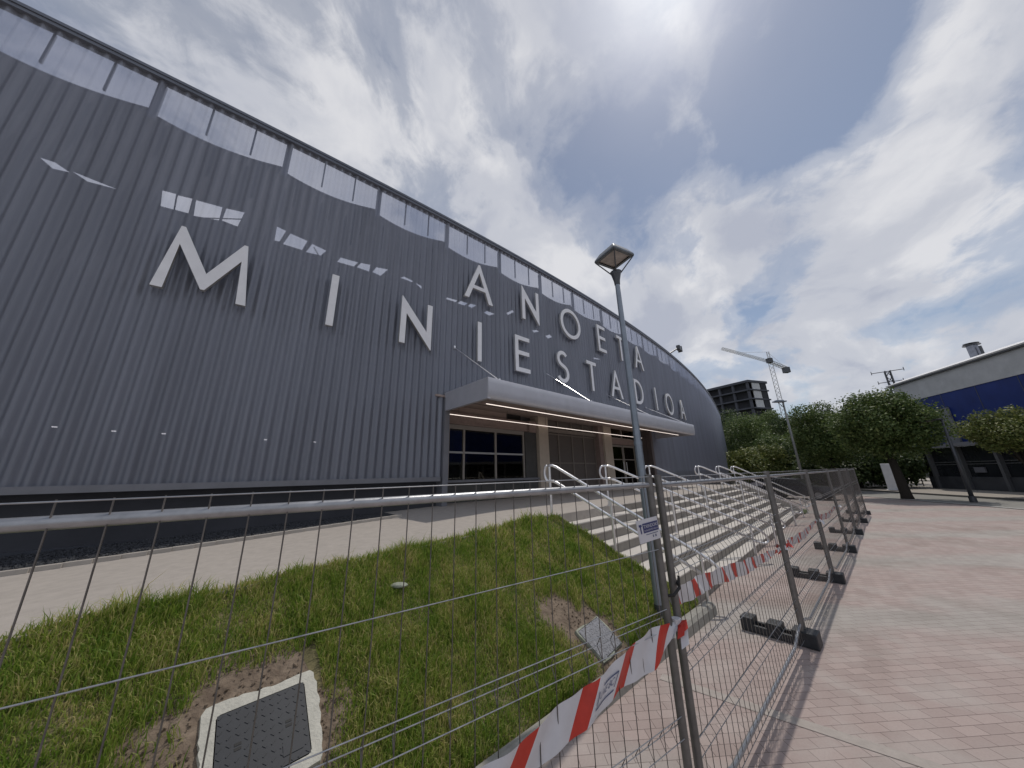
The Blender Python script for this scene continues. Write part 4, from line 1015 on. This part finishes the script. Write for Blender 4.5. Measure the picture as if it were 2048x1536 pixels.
# far bank beside the stairs, falling away to the plaza behind
g = MB(); pp_ = list(np.linspace(-12, 2.2, 26))
for p0, p1 in zip(pp_[:-1], pp_[1:]):
    def zz_(p): return max(.03, ZL - .06 - .62 * max(0, p))
    def sr(p): return (s_right(max(p, 0)) + .2) if p > 0 else 16.2 + .4 * min(1, max(0, -p)) 
    a, b_ = SP(sr(p0), p0), SP(sr(p1), p1); c, d = SP(sr(p1) + 2.6, p1), SP(sr(p0) + 2.6, p0)
    g.quad((*a, zz_(p0)), (*b_, zz_(p1)), (*c, -.02), (*d, -.02))
struct(g.build('far_bank', mat('far_bank_green', (0.06, 0.085, 0.02), rough=0.95, var=0.35, vscale=6, bump=0.5)))

# ------------------------------------------------------------------ trees and bushes
def crown_mesh(blobs, n, size, name, material, parent):
    w = np.array([b[3] * b[4] * b[5] for b in blobs]) ** .75; w = w / w.sum(); V = []; F = []
    pick = rng.choice(len(blobs), size=n, p=w)
    for i in pick:
        cx, cy, cz, rx, ry, rz = blobs[i]
        d = rng.normal(size=3); d /= np.linalg.norm(d); r = rng.uniform(.25, 1.0) ** .45 * (1 + .16 * rng.normal())
        c = np.array((cx + d[0] * rx * r, cy + d[1] * ry * r, cz + d[2] * rz * r))
        nrm = d * .7 + rng.normal(size=3) * .6 + np.array((0, 0, .35)); nrm /= np.linalg.norm(nrm)
        u = np.cross(nrm, rng.normal(size=3)); u /= np.linalg.norm(u); v = np.cross(nrm, u); s = size * rng.uniform(.6, 1.35)
        o = len(V); k = .62
        V += [c - u * s, c - v * s * k + u * s * .1, c + u * s, c + v * s * k + u * s * .1]; F.append((o, o + 1, o + 2, o + 3))
    b = MB(); b.v = [tuple(p) for p in V]; b.f = F; b.mi = [0] * len(F); return b.build(name, material, parent)
def tree(name, label, base, height, blobs, n, size, material, trunk_r, group=None, cat='tree', trunk_h=None, lean=(0, 0)):
    root = thing(name, label, cat, tuple(base), group); base = np.array(base, float)
    bl = [(base[0] + x, base[1] + y, base[2] + z, rx, ry, rz) for x, y, z, rx, ry, rz in blobs]
    crown_mesh(bl, n, size, 'crown', material, root)
    th = trunk_h if trunk_h else height * .55
    b = MB(); top = base + np.array((lean[0], lean[1], th)); mid = base + np.array((lean[0] * .4, lean[1] * .4, th * .5))
    b.tube([base - np.array((0, 0, .1)), base + np.array((0, 0, .25)), mid, top], trunk_r * 1.15, 10, r1=trunk_r * .55)
    for x, y, z, rx, ry, rz in bl[1:10]:
        s = base + (top - base) * rng.uniform(.55, .95); b.tube([s, (s + np.array((x, y, z))) / 2 + np.array((0, 0, -.1)), np.array((x, y, z))], trunk_r * .38, 6, r1=trunk_r * .1)
    b.build('trunk', M['bark'], root, smooth=True)
    return root
def clumpy(rx, ry, z0, z1, k, r, seed):
    g_ = np.random.default_rng(seed); out = [(0, 0, (z0 + z1) / 2, rx * .5, ry * .5, (z1 - z0) * .25)]
    for i in range(k):
        zz = 1 - 2 * (i + .5) / k; th = i * 2.39996 + g_.uniform(-.35, .35); h = math.sqrt(1 - zz * zz); q = g_.uniform(.62, .98)
        s = r * g_.uniform(.65, 1.25)
        out.append((math.cos(th) * h * rx * q, math.sin(th) * h * ry * q, (z0 + z1) / 2 + zz * (z1 - z0) / 2 * q * (1.0 if zz > 0 else .85), s * 1.1, s * 1.1, s * .85))
    return out
tree('broadleaf_tree', 'large dark broadleaf tree with a leaning trunk at the edge of the plaza', (26.6, 23.15, 0), 8, clumpy(2.45, 2.45, 2.6, 7.5, 34, .95, 3), 30000, .085, M['leaf'], .30, cat='tree', trunk_h=3.6, lean=(-.15, .1))
tree('broadleaf_tree', 'rounded mid green tree left of the large tree, behind the lamp', (31.3, 32.6, 0), 9, clumpy(2.7, 2.7, 2.4, 8.3, 34, 1.0, 5), 30000, .09, M['leaf'], .28, trunk_h=3.4)
tree('broadleaf_tree', 'small bright tree at the right edge in front of the blue building', (32.6, 21.2, 0), 6, clumpy(1.75, 1.75, 2.7, 5.4, 22, .72, 8), 14000, .08, M['leaf_y'], .14, trunk_h=3.0)
# ------------------------------------------------------------------ cars, guardrail, pillar and more lamps in the distance
def car(lab, c, ang, col):
    ca, sa = math.cos(ang), math.sin(ang); X = np.array((ca, sa, 0)); Y = np.array((-sa, ca, 0)); Z = np.array((0, 0, 1.)); c = np.array(c, float)
    root = thing('parked_car', lab, 'car', tuple(c))
    paint = mat('car_paint', col, rough=0.25, metal=0.3, var=0.04)
    def loft(b, secs):
        V = []; F = []; k = len(secs[0][1])
        for x, pr in secs:
            for y, z in pr: V.append(c + X * x + Y * y + Z * z)
        for i in range(len(secs) - 1):
            for j in range(k): F.append((i * k + j, i * k + (j + 1) % k, (i + 1) * k + (j + 1) % k, (i + 1) * k + j))
        F.append(tuple(range(k - 1, -1, -1))); F.append(tuple((len(secs) - 1) * k + j for j in range(k))); b.add(V, F)
    def sec(w, z0, z1): return [(-w, z0), (w, z0), (w * 1.03, (z0 + z1) / 2), (w * .93, z1), (-w * .93, z1), (-w * 1.03, (z0 + z1) / 2)]
    b = MB(); loft(b, [(-2.1, sec(.74, .42, .72)), (-1.95, sec(.84, .28, .86)), (-1.0, sec(.88, .24, .93)), (.6, sec(.88, .24, .95)), (1.5, sec(.87, .24, .95)), (2.0, sec(.82, .28, .90)), (2.1, sec(.76, .40, .80))]); o = b.build('body', paint, root); smooth_by_angle(o, 40)
    b = MB(); loft(b, [(-.85, sec(.80, .90, .95)), (-.25, sec(.72, .90, 1.36)), (.7, sec(.70, .90, 1.45)), (1.5, sec(.70, .90, 1.36)), (1.95, sec(.76, .88, .96))]); o = b.build('cabin_glass', mat('car_glass', (0.02, 0.023, 0.026), rough=0.08, var=0.05), root); smooth_by_angle(o, 30)
    b = MB(); loft(b, [(-.20, sec(.66, 1.37, 1.40)), (.7, sec(.66, 1.44, 1.48)), (1.45, sec(.66, 1.36, 1.40))]); b.build('roof', paint, root)
    for x in (-1.32, 1.32):
        for y in (-.80, .80):
            w = MB(); w.tube([c + X * x + Y * (y - .1) + Z * .32, c + X * x + Y * (y + .1) + Z * .32], .32, 18); w = w.build('wheel', M['rubber'], root)
            r_ = MB(); s = .105 if y > 0 else -.105; r_.tube([c + X * x + Y * (y + s * .9) + Z * .32, c + X * x + Y * (y + s * 1.05) + Z * .32], .2, 14); r_.build('rim', M['galv'], w)
    for y in (-.6, .6):
        b = MB(); b.box(c + X * -2.06 + Y * y + Z * .66, (.10, .28, .12), X, Y, Z); b.build('headlight', M['lamp_glass'], root)
        b = MB(); b.box(c + X * 2.06 + Y * y + Z * .74, (.08, .22, .14), X, Y, Z); b.build('tail_light', M['tape_r'], root)
    return root
pc = at_dist(1600, 985, 33); car('dark parked car glimpsed behind the far handrails and fence', (pc[0], pc[1], 0), 2.1, (0.03, 0.032, 0.04))
pc = at_dist(1560, 985, 41); car('pale parked car glimpsed behind the far handrails', (pc[0], pc[1], 0), 2.2, (0.5, 0.5, 0.54))
def long_lamp(lab, x, y, h, r, head=True):
    root = thing('street_lamp', lab, 'street lamp', (x, y, 0))
    b = MB(); b.tube([(x, y, 0), (x, y, h)], r, 12, r1=r * .6); o = b.build('pole', mat('lamp_pole_pale', (0.26, 0.27, 0.26), rough=0.5, metal=0.3, var=0.08) if head else M['lamp_dark'], root, smooth=True)
    b = MB(); b.tube([(x, y, 0), (x, y, .35)], r * 1.5, 12); b.build('base', M['lamp_dark'], root)
    if head:
        b = MB(); b.box((x - .25, y + .1, h + .12), (1.15, .5, .12)); b.box((x - .25, y + .1, h + .22), (.75, .35, .10)); b.build('head', M['lamp_pole'], root, bevel=.04)
        b = MB(); b.tube([(x - .5, y + .05, h + .06), (x, y, h - .55)], .03, 6); b.tube([(x + .2, y + .12, h + .06), (x, y, h - .4)], .03, 6); b.build('arm', M['lamp_dark'], root)
        b = MB(); b.box((x - .25, y + .1, h + .05), (.8, .35, .02)); b.build('lens', M['lamp_glass'], root)
    else:
        b = MB(); b.box((x - .1, y + .5, h + .03), (.22, 1.2, .10)); b.build('head', M['lamp_dark'], root, bevel=.03)
        b = MB(); b.box((x - .1, y + .65, h - .03), (.16, .8, .02)); b.build('lens', M['lamp_glass'], root)
long_lamp('tall pale lamp post with a flat head among the trees behind the fence', 27.09, 31.51, 8.55, .125)
long_lamp('slim grey lamp post at the road edge right of the large tree', 26.92, 20.13, 4.9, .10, False)
gr = thing('guardrail', 'low metal guardrail along the far pavement under the trees', 'guardrail', (*RP(14, 8), .1))
b = MB()
for z in (.62, .95): b.tube([(*RP(8.0, 9), z), (*RP(40, 9), z)], .05, 8)
b.build('rail', M['galv'], gr)
for t_ in np.arange(8.0, 40.1, 2.0):
    b = MB(); b.tube([(*RP(t_, 9), .05), (*RP(t_, 9), .98)], .05, 8); b.build('post', M['galv_dark'], gr)
b = MB(); pp = at_dist(1788, 975, 45.5); b.box((pp[0], pp[1], .10 + 1.15), (.75, .45, 2.3), (.6, -.8, 0), (.8, .6, 0)); b.box((pp[0], pp[1], .10 + .04), (.95, .65, .08), (.6, -.8, 0), (.8, .6, 0))
tag(b.build('pillar', M['letter'], bevel=.03), 'short white pillar behind the trunk of the large tree', 'pillar')

# ------------------------------------------------------------------ the blue arena across the road
VA = np.array((39.97, 34.35)); VB = np.array((36.93, 24.75)); vd = (VB - VA) / np.linalg.norm(VB - VA); vn = np.array((vd[1], -vd[0]))
if vn @ (-VA) < 0: vn = -vn          # towards the camera
arena = thing('arena_building', 'long arena with a white roof, broad blue band and dark glazed ground floor', 'building', (*VB, 0))
def VP(s, o, z): p = VA + vd * s + vn * o; return (p[0], p[1], z)
vx = (*vd, 0); vy = (*vn, 0)
def vbox(b, s0, s1, o0, o1, z0, z1): c = VP((s0 + s1) / 2, (o0 + o1) / 2, (z0 + z1) / 2); return b.box(c, (s1 - s0, o1 - o0, z1 - z0), vx, vy)
S0, S1 = 2.4, 46
b = MB(); vbox(b, S0, S1, -24, 0, 3.95, 8.2); b.build('blue_band', mat('blue_cladding', (0.012, 0.03, 0.16), rough=0.5, metal=0.0, var=0.2, vscale=.6, spec=0.25), arena)
b = MB(); vbox(b, S0, S1, -24, .06, 8.2, 10.05); b.build('upper_wall', mat('arena_grey_wall', (0.46, 0.47, 0.48), rough=0.7, var=0.1, vscale=1.2), arena)
for s in np.arange(S0 + 1.5, S1, 3.0):      # sheet joints
    b = MB(); vbox(b, s - .02, s + .02, 0, .012, 4.0, 8.19); b.build('sheet_joint', M['lamp_dark'], arena)
# roof: low vault with a dark eave line
b = MB(); V = []; F = []; ss = [S0 - .3, S1 + .3]; prof = [(.35, 10.05), (.40, 10.14), (-1.2, 10.72), (-3.4, 11.36), (-7, 12.1), (-12, 12.4), (-18, 11.8), (-24.3, 10.1)]
for s in ss:
    for o_, z in prof: V.append(VP(s, o_, z))
k = len(prof); F = [(j, j + 1, k + j + 1, k + j) for j in range(k - 1)] + [tuple(range(k)), tuple(range(2 * k - 1, k - 1, -1)), (k - 1, 0, k, 2 * k - 1)]
b.add(V, F); b.build('roof', mat('white_roof', (0.70, 0.70, 0.71), rough=0.5, var=0.05, vscale=2), arena)
b = MB(); vbox(b, S0 - .2, S1 + .2, .06, .30, 9.96, 10.05); b.build('eave', M['lamp_dark'], arena)
b = MB(); vbox(b, S0 - .2, S1, -.3, .5, 3.66, 3.95); b.build('fascia', mat('arena_fascia', (0.20, 0.205, 0.23), rough=0.5, var=0.08), arena)
b = MB(); vbox(b, S0, S1, -24, -.35, 0.0, 3.66); b.build('ground_floor', mat('arena_dark_glazing', (0.02, 0.023, 0.028), rough=0.15, var=0.3, vscale=.7), arena)
for s in np.arange(S0 + .9, S1, 2.95):
    b = MB(); vbox(b, s - .11, s + .11, -.34, -.06, .1, 3.65); b.build('column', mat('arena_column', (0.12, 0.125, 0.135), rough=0.5, var=0.1), arena)
b = MB()
for z in (2.15, 2.35): vbox(b, S0, S1, -.36, -.30, z, z + .06)
b.build('transom', mat('arena_transom', (0.10, 0.105, 0.11), rough=0.5, var=0.1), arena)
b = MB(); vbox(b, S0, S1, -.36, -.24, .1, 1.15); b.build('lower_panel', mat('arena_lower_panel', (0.06, 0.065, 0.075), rough=0.5, var=0.3, vscale=1.2), arena)
b = MB(); vbox(b, 6.95, 7.8, -.30, -.20, 1.5, 1.92); b.build('notice_panel', mat('notice_grey', (0.16, 0.165, 0.19), rough=0.5, var=0.1), arena)
b = MB(); V = [VP(6.0, .10, 3.96), VP(7.25, .10, 3.96), VP(7.25, .10, 6.95), VP(6.1, .10, 6.95)]
vbox(b, 6.0, 7.25, .02, .16, 3.96, 6.95); b.build('grey_panel', mat('arena_side_panel', (0.17, 0.18, 0.20), rough=0.6, var=0.2, vscale=2), arena)
def arena_s(px, py, off):
    r = ray(px, py)[:2]; t = (off + VA @ vn) / (r @ vn); return float((r * t - VA) @ vd)
sv = arena_s(1947, 700, -3.4); c = VP(sv, -3.4, 11.3); b = MB(); b.tube([(c[0], c[1], 11.1), (c[0], c[1], 12.35)], .33, 16); o = b.build('vent_stack', mat('stack_steel', (0.25, 0.26, 0.30), rough=0.3, metal=0.7, var=0.2, vscale=3), arena); smooth_by_angle(o, 50)
b = MB(); b.tube([(c[0], c[1], 12.36), (c[0], c[1], 12.42)], .52, 16); b.tube([(c[0], c[1], 12.52), (c[0], c[1], 12.56)], .46, 16); b.tube([(c[0], c[1], 12.4), (c[0], c[1], 12.53)], .12, 8); b.build('vent_cap', M['lamp_dark'], arena)
c = VP(arena_s(1961, 695, -3.4), -3.4, 11.9); b = MB(); b.tube([(c[0], c[1], 11.2), (c[0], c[1], 12.1)], .09, 10); b.build('vent_pipe', M['lamp_dark'], arena)

# ------------------------------------------------------------------ hill, unfinished block, crane and mast
def hill_w(x, y): return .14 + .86 * math.exp(-((math.degrees(math.atan2(x, y)) - 35) / 6.5) ** 2)
def hill_z(x, y): d = math.hypot(x, y); return max(0, min(max(0, d - 84) * .33 * hill_w(x, y), 24 + .02 * d))
g = MB(); nx, ny = 44, 26; V = []
for i in range(nx + 1):
    for j in range(ny + 1):
        x = 20 + i * 6.0; y = 62 + j * 8.0; d = math.hypot(x, y); z = max(0, (d - 84)) * .33 * hill_w(x, y)
        z = min(z, 24 + .02 * d) + .8 * math.sin(x * .11) * math.sin(y * .09); V.append((x, y, max(-.1, z) if d > 80 else -.1))
F = [(i * (ny + 1) + j, (i + 1) * (ny + 1) + j, (i + 1) * (ny + 1) + j + 1, i * (ny + 1) + j + 1) for i in range(nx) for j in range(ny)]
g.add(V, F); struct(g.build('hill', M['hillgrass'], smooth=True))

blk = at_dist(1495, 820, 150); bt = at_dist(1494, 760, 150); bl_ = at_dist(1400, 776, 158); br_ = at_dist(1533, 776, 158)
block = thing('unfinished_building', 'dark concrete building shell under construction on the hill', 'building', (bt[0], bt[1], 22))
dL = np.array((bl_[0] - bt[0], bl_[1] - bt[1])); LL = np.linalg.norm(dL); dL /= LL; LL = 34.0; dR = np.array((br_[0] - bt[0], br_[1] - bt[1])); LR = float(np.linalg.norm(dR)); dR = dR / LR
top = bt[2]; fl_h = 3.55
def BP(a, c_): return np.array((bt[0], bt[1])) + dL * a + dR * c_
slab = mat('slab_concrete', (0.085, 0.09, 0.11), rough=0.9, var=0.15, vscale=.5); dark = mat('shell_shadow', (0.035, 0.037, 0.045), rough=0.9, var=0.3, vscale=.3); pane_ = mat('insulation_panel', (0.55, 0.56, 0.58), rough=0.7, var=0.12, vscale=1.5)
def pbox(b, a0, a1, c0, c1, z0, z1): b.prism([tuple(BP(a0, c0)), tuple(BP(a1, c0)), tuple(BP(a1, c1)), tuple(BP(a0, c1))] if np.cross(dL, dR) > 0 else [tuple(BP(a0, c0)), tuple(BP(a0, c1)), tuple(BP(a1, c1)), tuple(BP(a1, c0))], z0, z1)
b = MB()
for k_ in range(5): pbox(b, -.4, LL, -.4, LR + .4, top - .5 - fl_h * k_ - (0.4 if k_ == 0 else 0), top - fl_h * k_)
b.build('floor_slab', slab, block)
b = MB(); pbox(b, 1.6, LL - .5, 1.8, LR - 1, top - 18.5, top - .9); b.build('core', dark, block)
for a in np.arange(.2, LL, 5.2):
    b = MB(); pbox(b, a, a + .7, .1, .7, top - 19, top - .9); b.build('column', slab, block)
for k_ in range(3):
    b = MB(); pbox(b, -.1, .15, 2.0, LR * .62, top - fl_h * (k_ + 1) + .05, top - fl_h * k_ - (.95 if k_ == 0 else .55)); b.build('wall_panel', pane_, block)
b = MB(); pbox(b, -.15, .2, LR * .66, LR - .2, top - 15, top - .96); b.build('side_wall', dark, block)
cb = at_dist(1573, 850, 160); ct = at_dist(1548, 722, 160); tipp = at_dist(1443, 697, 150); cwp = at_dist(1573, 737, 164)
crane = thing('tower_crane', 'pale tower crane with a long jib behind the hill', 'crane', (cb[0], cb[1], 10))
def lattice(b, p, q, w, n, r=.11):
    p = np.array(p, float); q = np.array(q, float); d = (q - p) / np.linalg.norm(q - p); a = np.cross(d, (0, 0, 1.)) if abs(d[2]) < .9 else np.array((.76, -.65, 0)); a /= np.linalg.norm(a); c_ = np.cross(d, a)
    cs = [(a + c_) * w / 2, (a - c_) * w / 2, (-a - c_) * w / 2, (-a + c_) * w / 2]
    for k_ in cs: b.tube([p + k_, q + k_], r, 5)
    for i in range(n):
        u0, u1 = p + (q - p) * i / n, p + (q - p) * (i + 1) / n
        for j in range(4): b.tube([u0 + cs[j], u1 + cs[(j + 1) % 4]], r * .6, 4, cap=False)
crm = mat('crane_pale_paint', (0.50, 0.50, 0.48), rough=0.5, metal=0.2, var=0.1)
b = MB(); lattice(b, (cb[0], cb[1], 6), (cb[0], cb[1], ct[2]), 1.3, 22, .10); b.build('mast', crm, crane)
hub = np.array((cb[0], cb[1], ct[2]))
jd = np.array((tipp[0], tipp[1], tipp[2])) - hub
b = MB(); lattice(b, hub, hub + jd, 0.8, 26, .075); b.build('jib', crm, crane)
cj = np.array(cwp) - hub; b = MB(); lattice(b, hub, hub + cj * 1.0, 1.0, 6, .11); b.build('counter_jib', crm, crane)
b = MB(); b.box(hub + cj * .95 - np.array((0, 0, .8)), (1.9, 1.7, 2.2)); b.build('counterweight', M['lamp_dark'], crane)
b = MB(); b.box(hub + np.array((-.9, -.9, .2)), (1.6, 1.6, 1.8)); b.build('cab', M['lamp_dark'], crane)
b = MB(); apex = hub + np.array((0, 0, 4.2)); lattice(b, hub, apex, .8, 3, .1); b.tube([apex, hub + jd * .6 + np.array((0, 0, .5))], .05, 4); b.tube([apex, hub + cj * .9 + np.array((0, 0, .5))], .05, 4); b.build('tower_head', crm, crane)
mb_ = at_dist(1795, 800, 95); mt = at_dist(1779, 741, 95)
mast = thing('radio_mast', 'thin dark radio mast with short cross arms rising behind the tree crown', 'mast', (mb_[0], mb_[1], 0))
b = MB(); lattice(b, (mb_[0], mb_[1], 0), (mb_[0], mb_[1], mt[2]), .7, 16, .09); b.build('tower', M['lamp_dark'], mast)
for k_, (dz, w) in enumerate(((.1, 2.6), (2.2, 2.0), (3.9, 1.9))):
    b = MB(); z = mt[2] - dz; b.tube([(mb_[0] - w * .6, mb_[1] + w * .55, z), (mb_[0] + w * .6, mb_[1] - w * .55, z)], .07, 5)
    for s_ in (-1, 1): b.tube([(mb_[0] + s_ * w * .6, mb_[1] - s_ * w * .55, z - .3), (mb_[0] + s_ * w * .6, mb_[1] - s_ * w * .55, z + .4)], .06, 5)
    b.build('cross_arm', M['lamp_dark'], mast)
# woodland edge: every tree one can tell apart
WOOD = [(1475, 55, 4.6, 3.4, 'leaf_y', 'low yellow green bush just right of the stadium corner'), (1520, 58, 5.6, 3.6, 'leaf_y', 'yellow green bushy tree second from the stadium corner'), (1560, 62, 7.5, 3.4, 'leaf', 'mid green tree behind the tall pale lamp post'), (1505, 72, 13.0, 4.6, 'leaf', 'taller pale green tree in front of the unfinished building'), (1462, 82, 15.0, 5.0, 'leaf_d', 'dark tree at the stadium corner below the unfinished building'), (1545, 78, 14.0, 4.0, 'leaf', 'high rounded tree right of the unfinished building'), (1590, 74, 12.0, 3.8, 'leaf_d', 'dark tree behind the lamp head'), (1690, 58, 8.6, 4.2, 'leaf_d', 'dark tree filling the gap left of the large tree'), (1735, 62, 9.5, 4.4, 'leaf_d', 'dark tree directly behind the large tree'), (1650, 66, 9.0, 4.4, 'leaf_d', 'dark tree behind the rounded mid green tree'), (1600, 60, 6.0, 3.4, 'leaf_d', 'low dark shrub behind the parked cars'), (1700, 70, 11.5, 4.0, 'leaf_d', 'tall dark spiky tree peeping out left of the large crown'), (1640, 50, 3.6, 3.0, 'leaf_d', 'low dark shrub under the rounded mid green tree'), (1700, 50, 3.8, 3.2, 'leaf_d', 'low dark shrub beside the guardrail'), (1760, 52, 4.2, 3.2, 'leaf_d', 'low dark shrub left of the white pillar')]
for px_, d, h, w, mt_, lab in WOOD:
    q = at_dist(px_, 900, d); z = hill_z(q[0], q[1]); hh = h - z
    tree('woodland_tree', lab, (q[0], q[1], z), hh, clumpy(w * .8, w * .8, max(.4, hh * .12), hh * .95, 20, w * .36, int(px_ * 7 + d)), 10000, .15, M[mt_], .2, 'trees and shrubs beyond the road', trunk_h=hh * .5)
print('objects', len(bpy.data.objects))
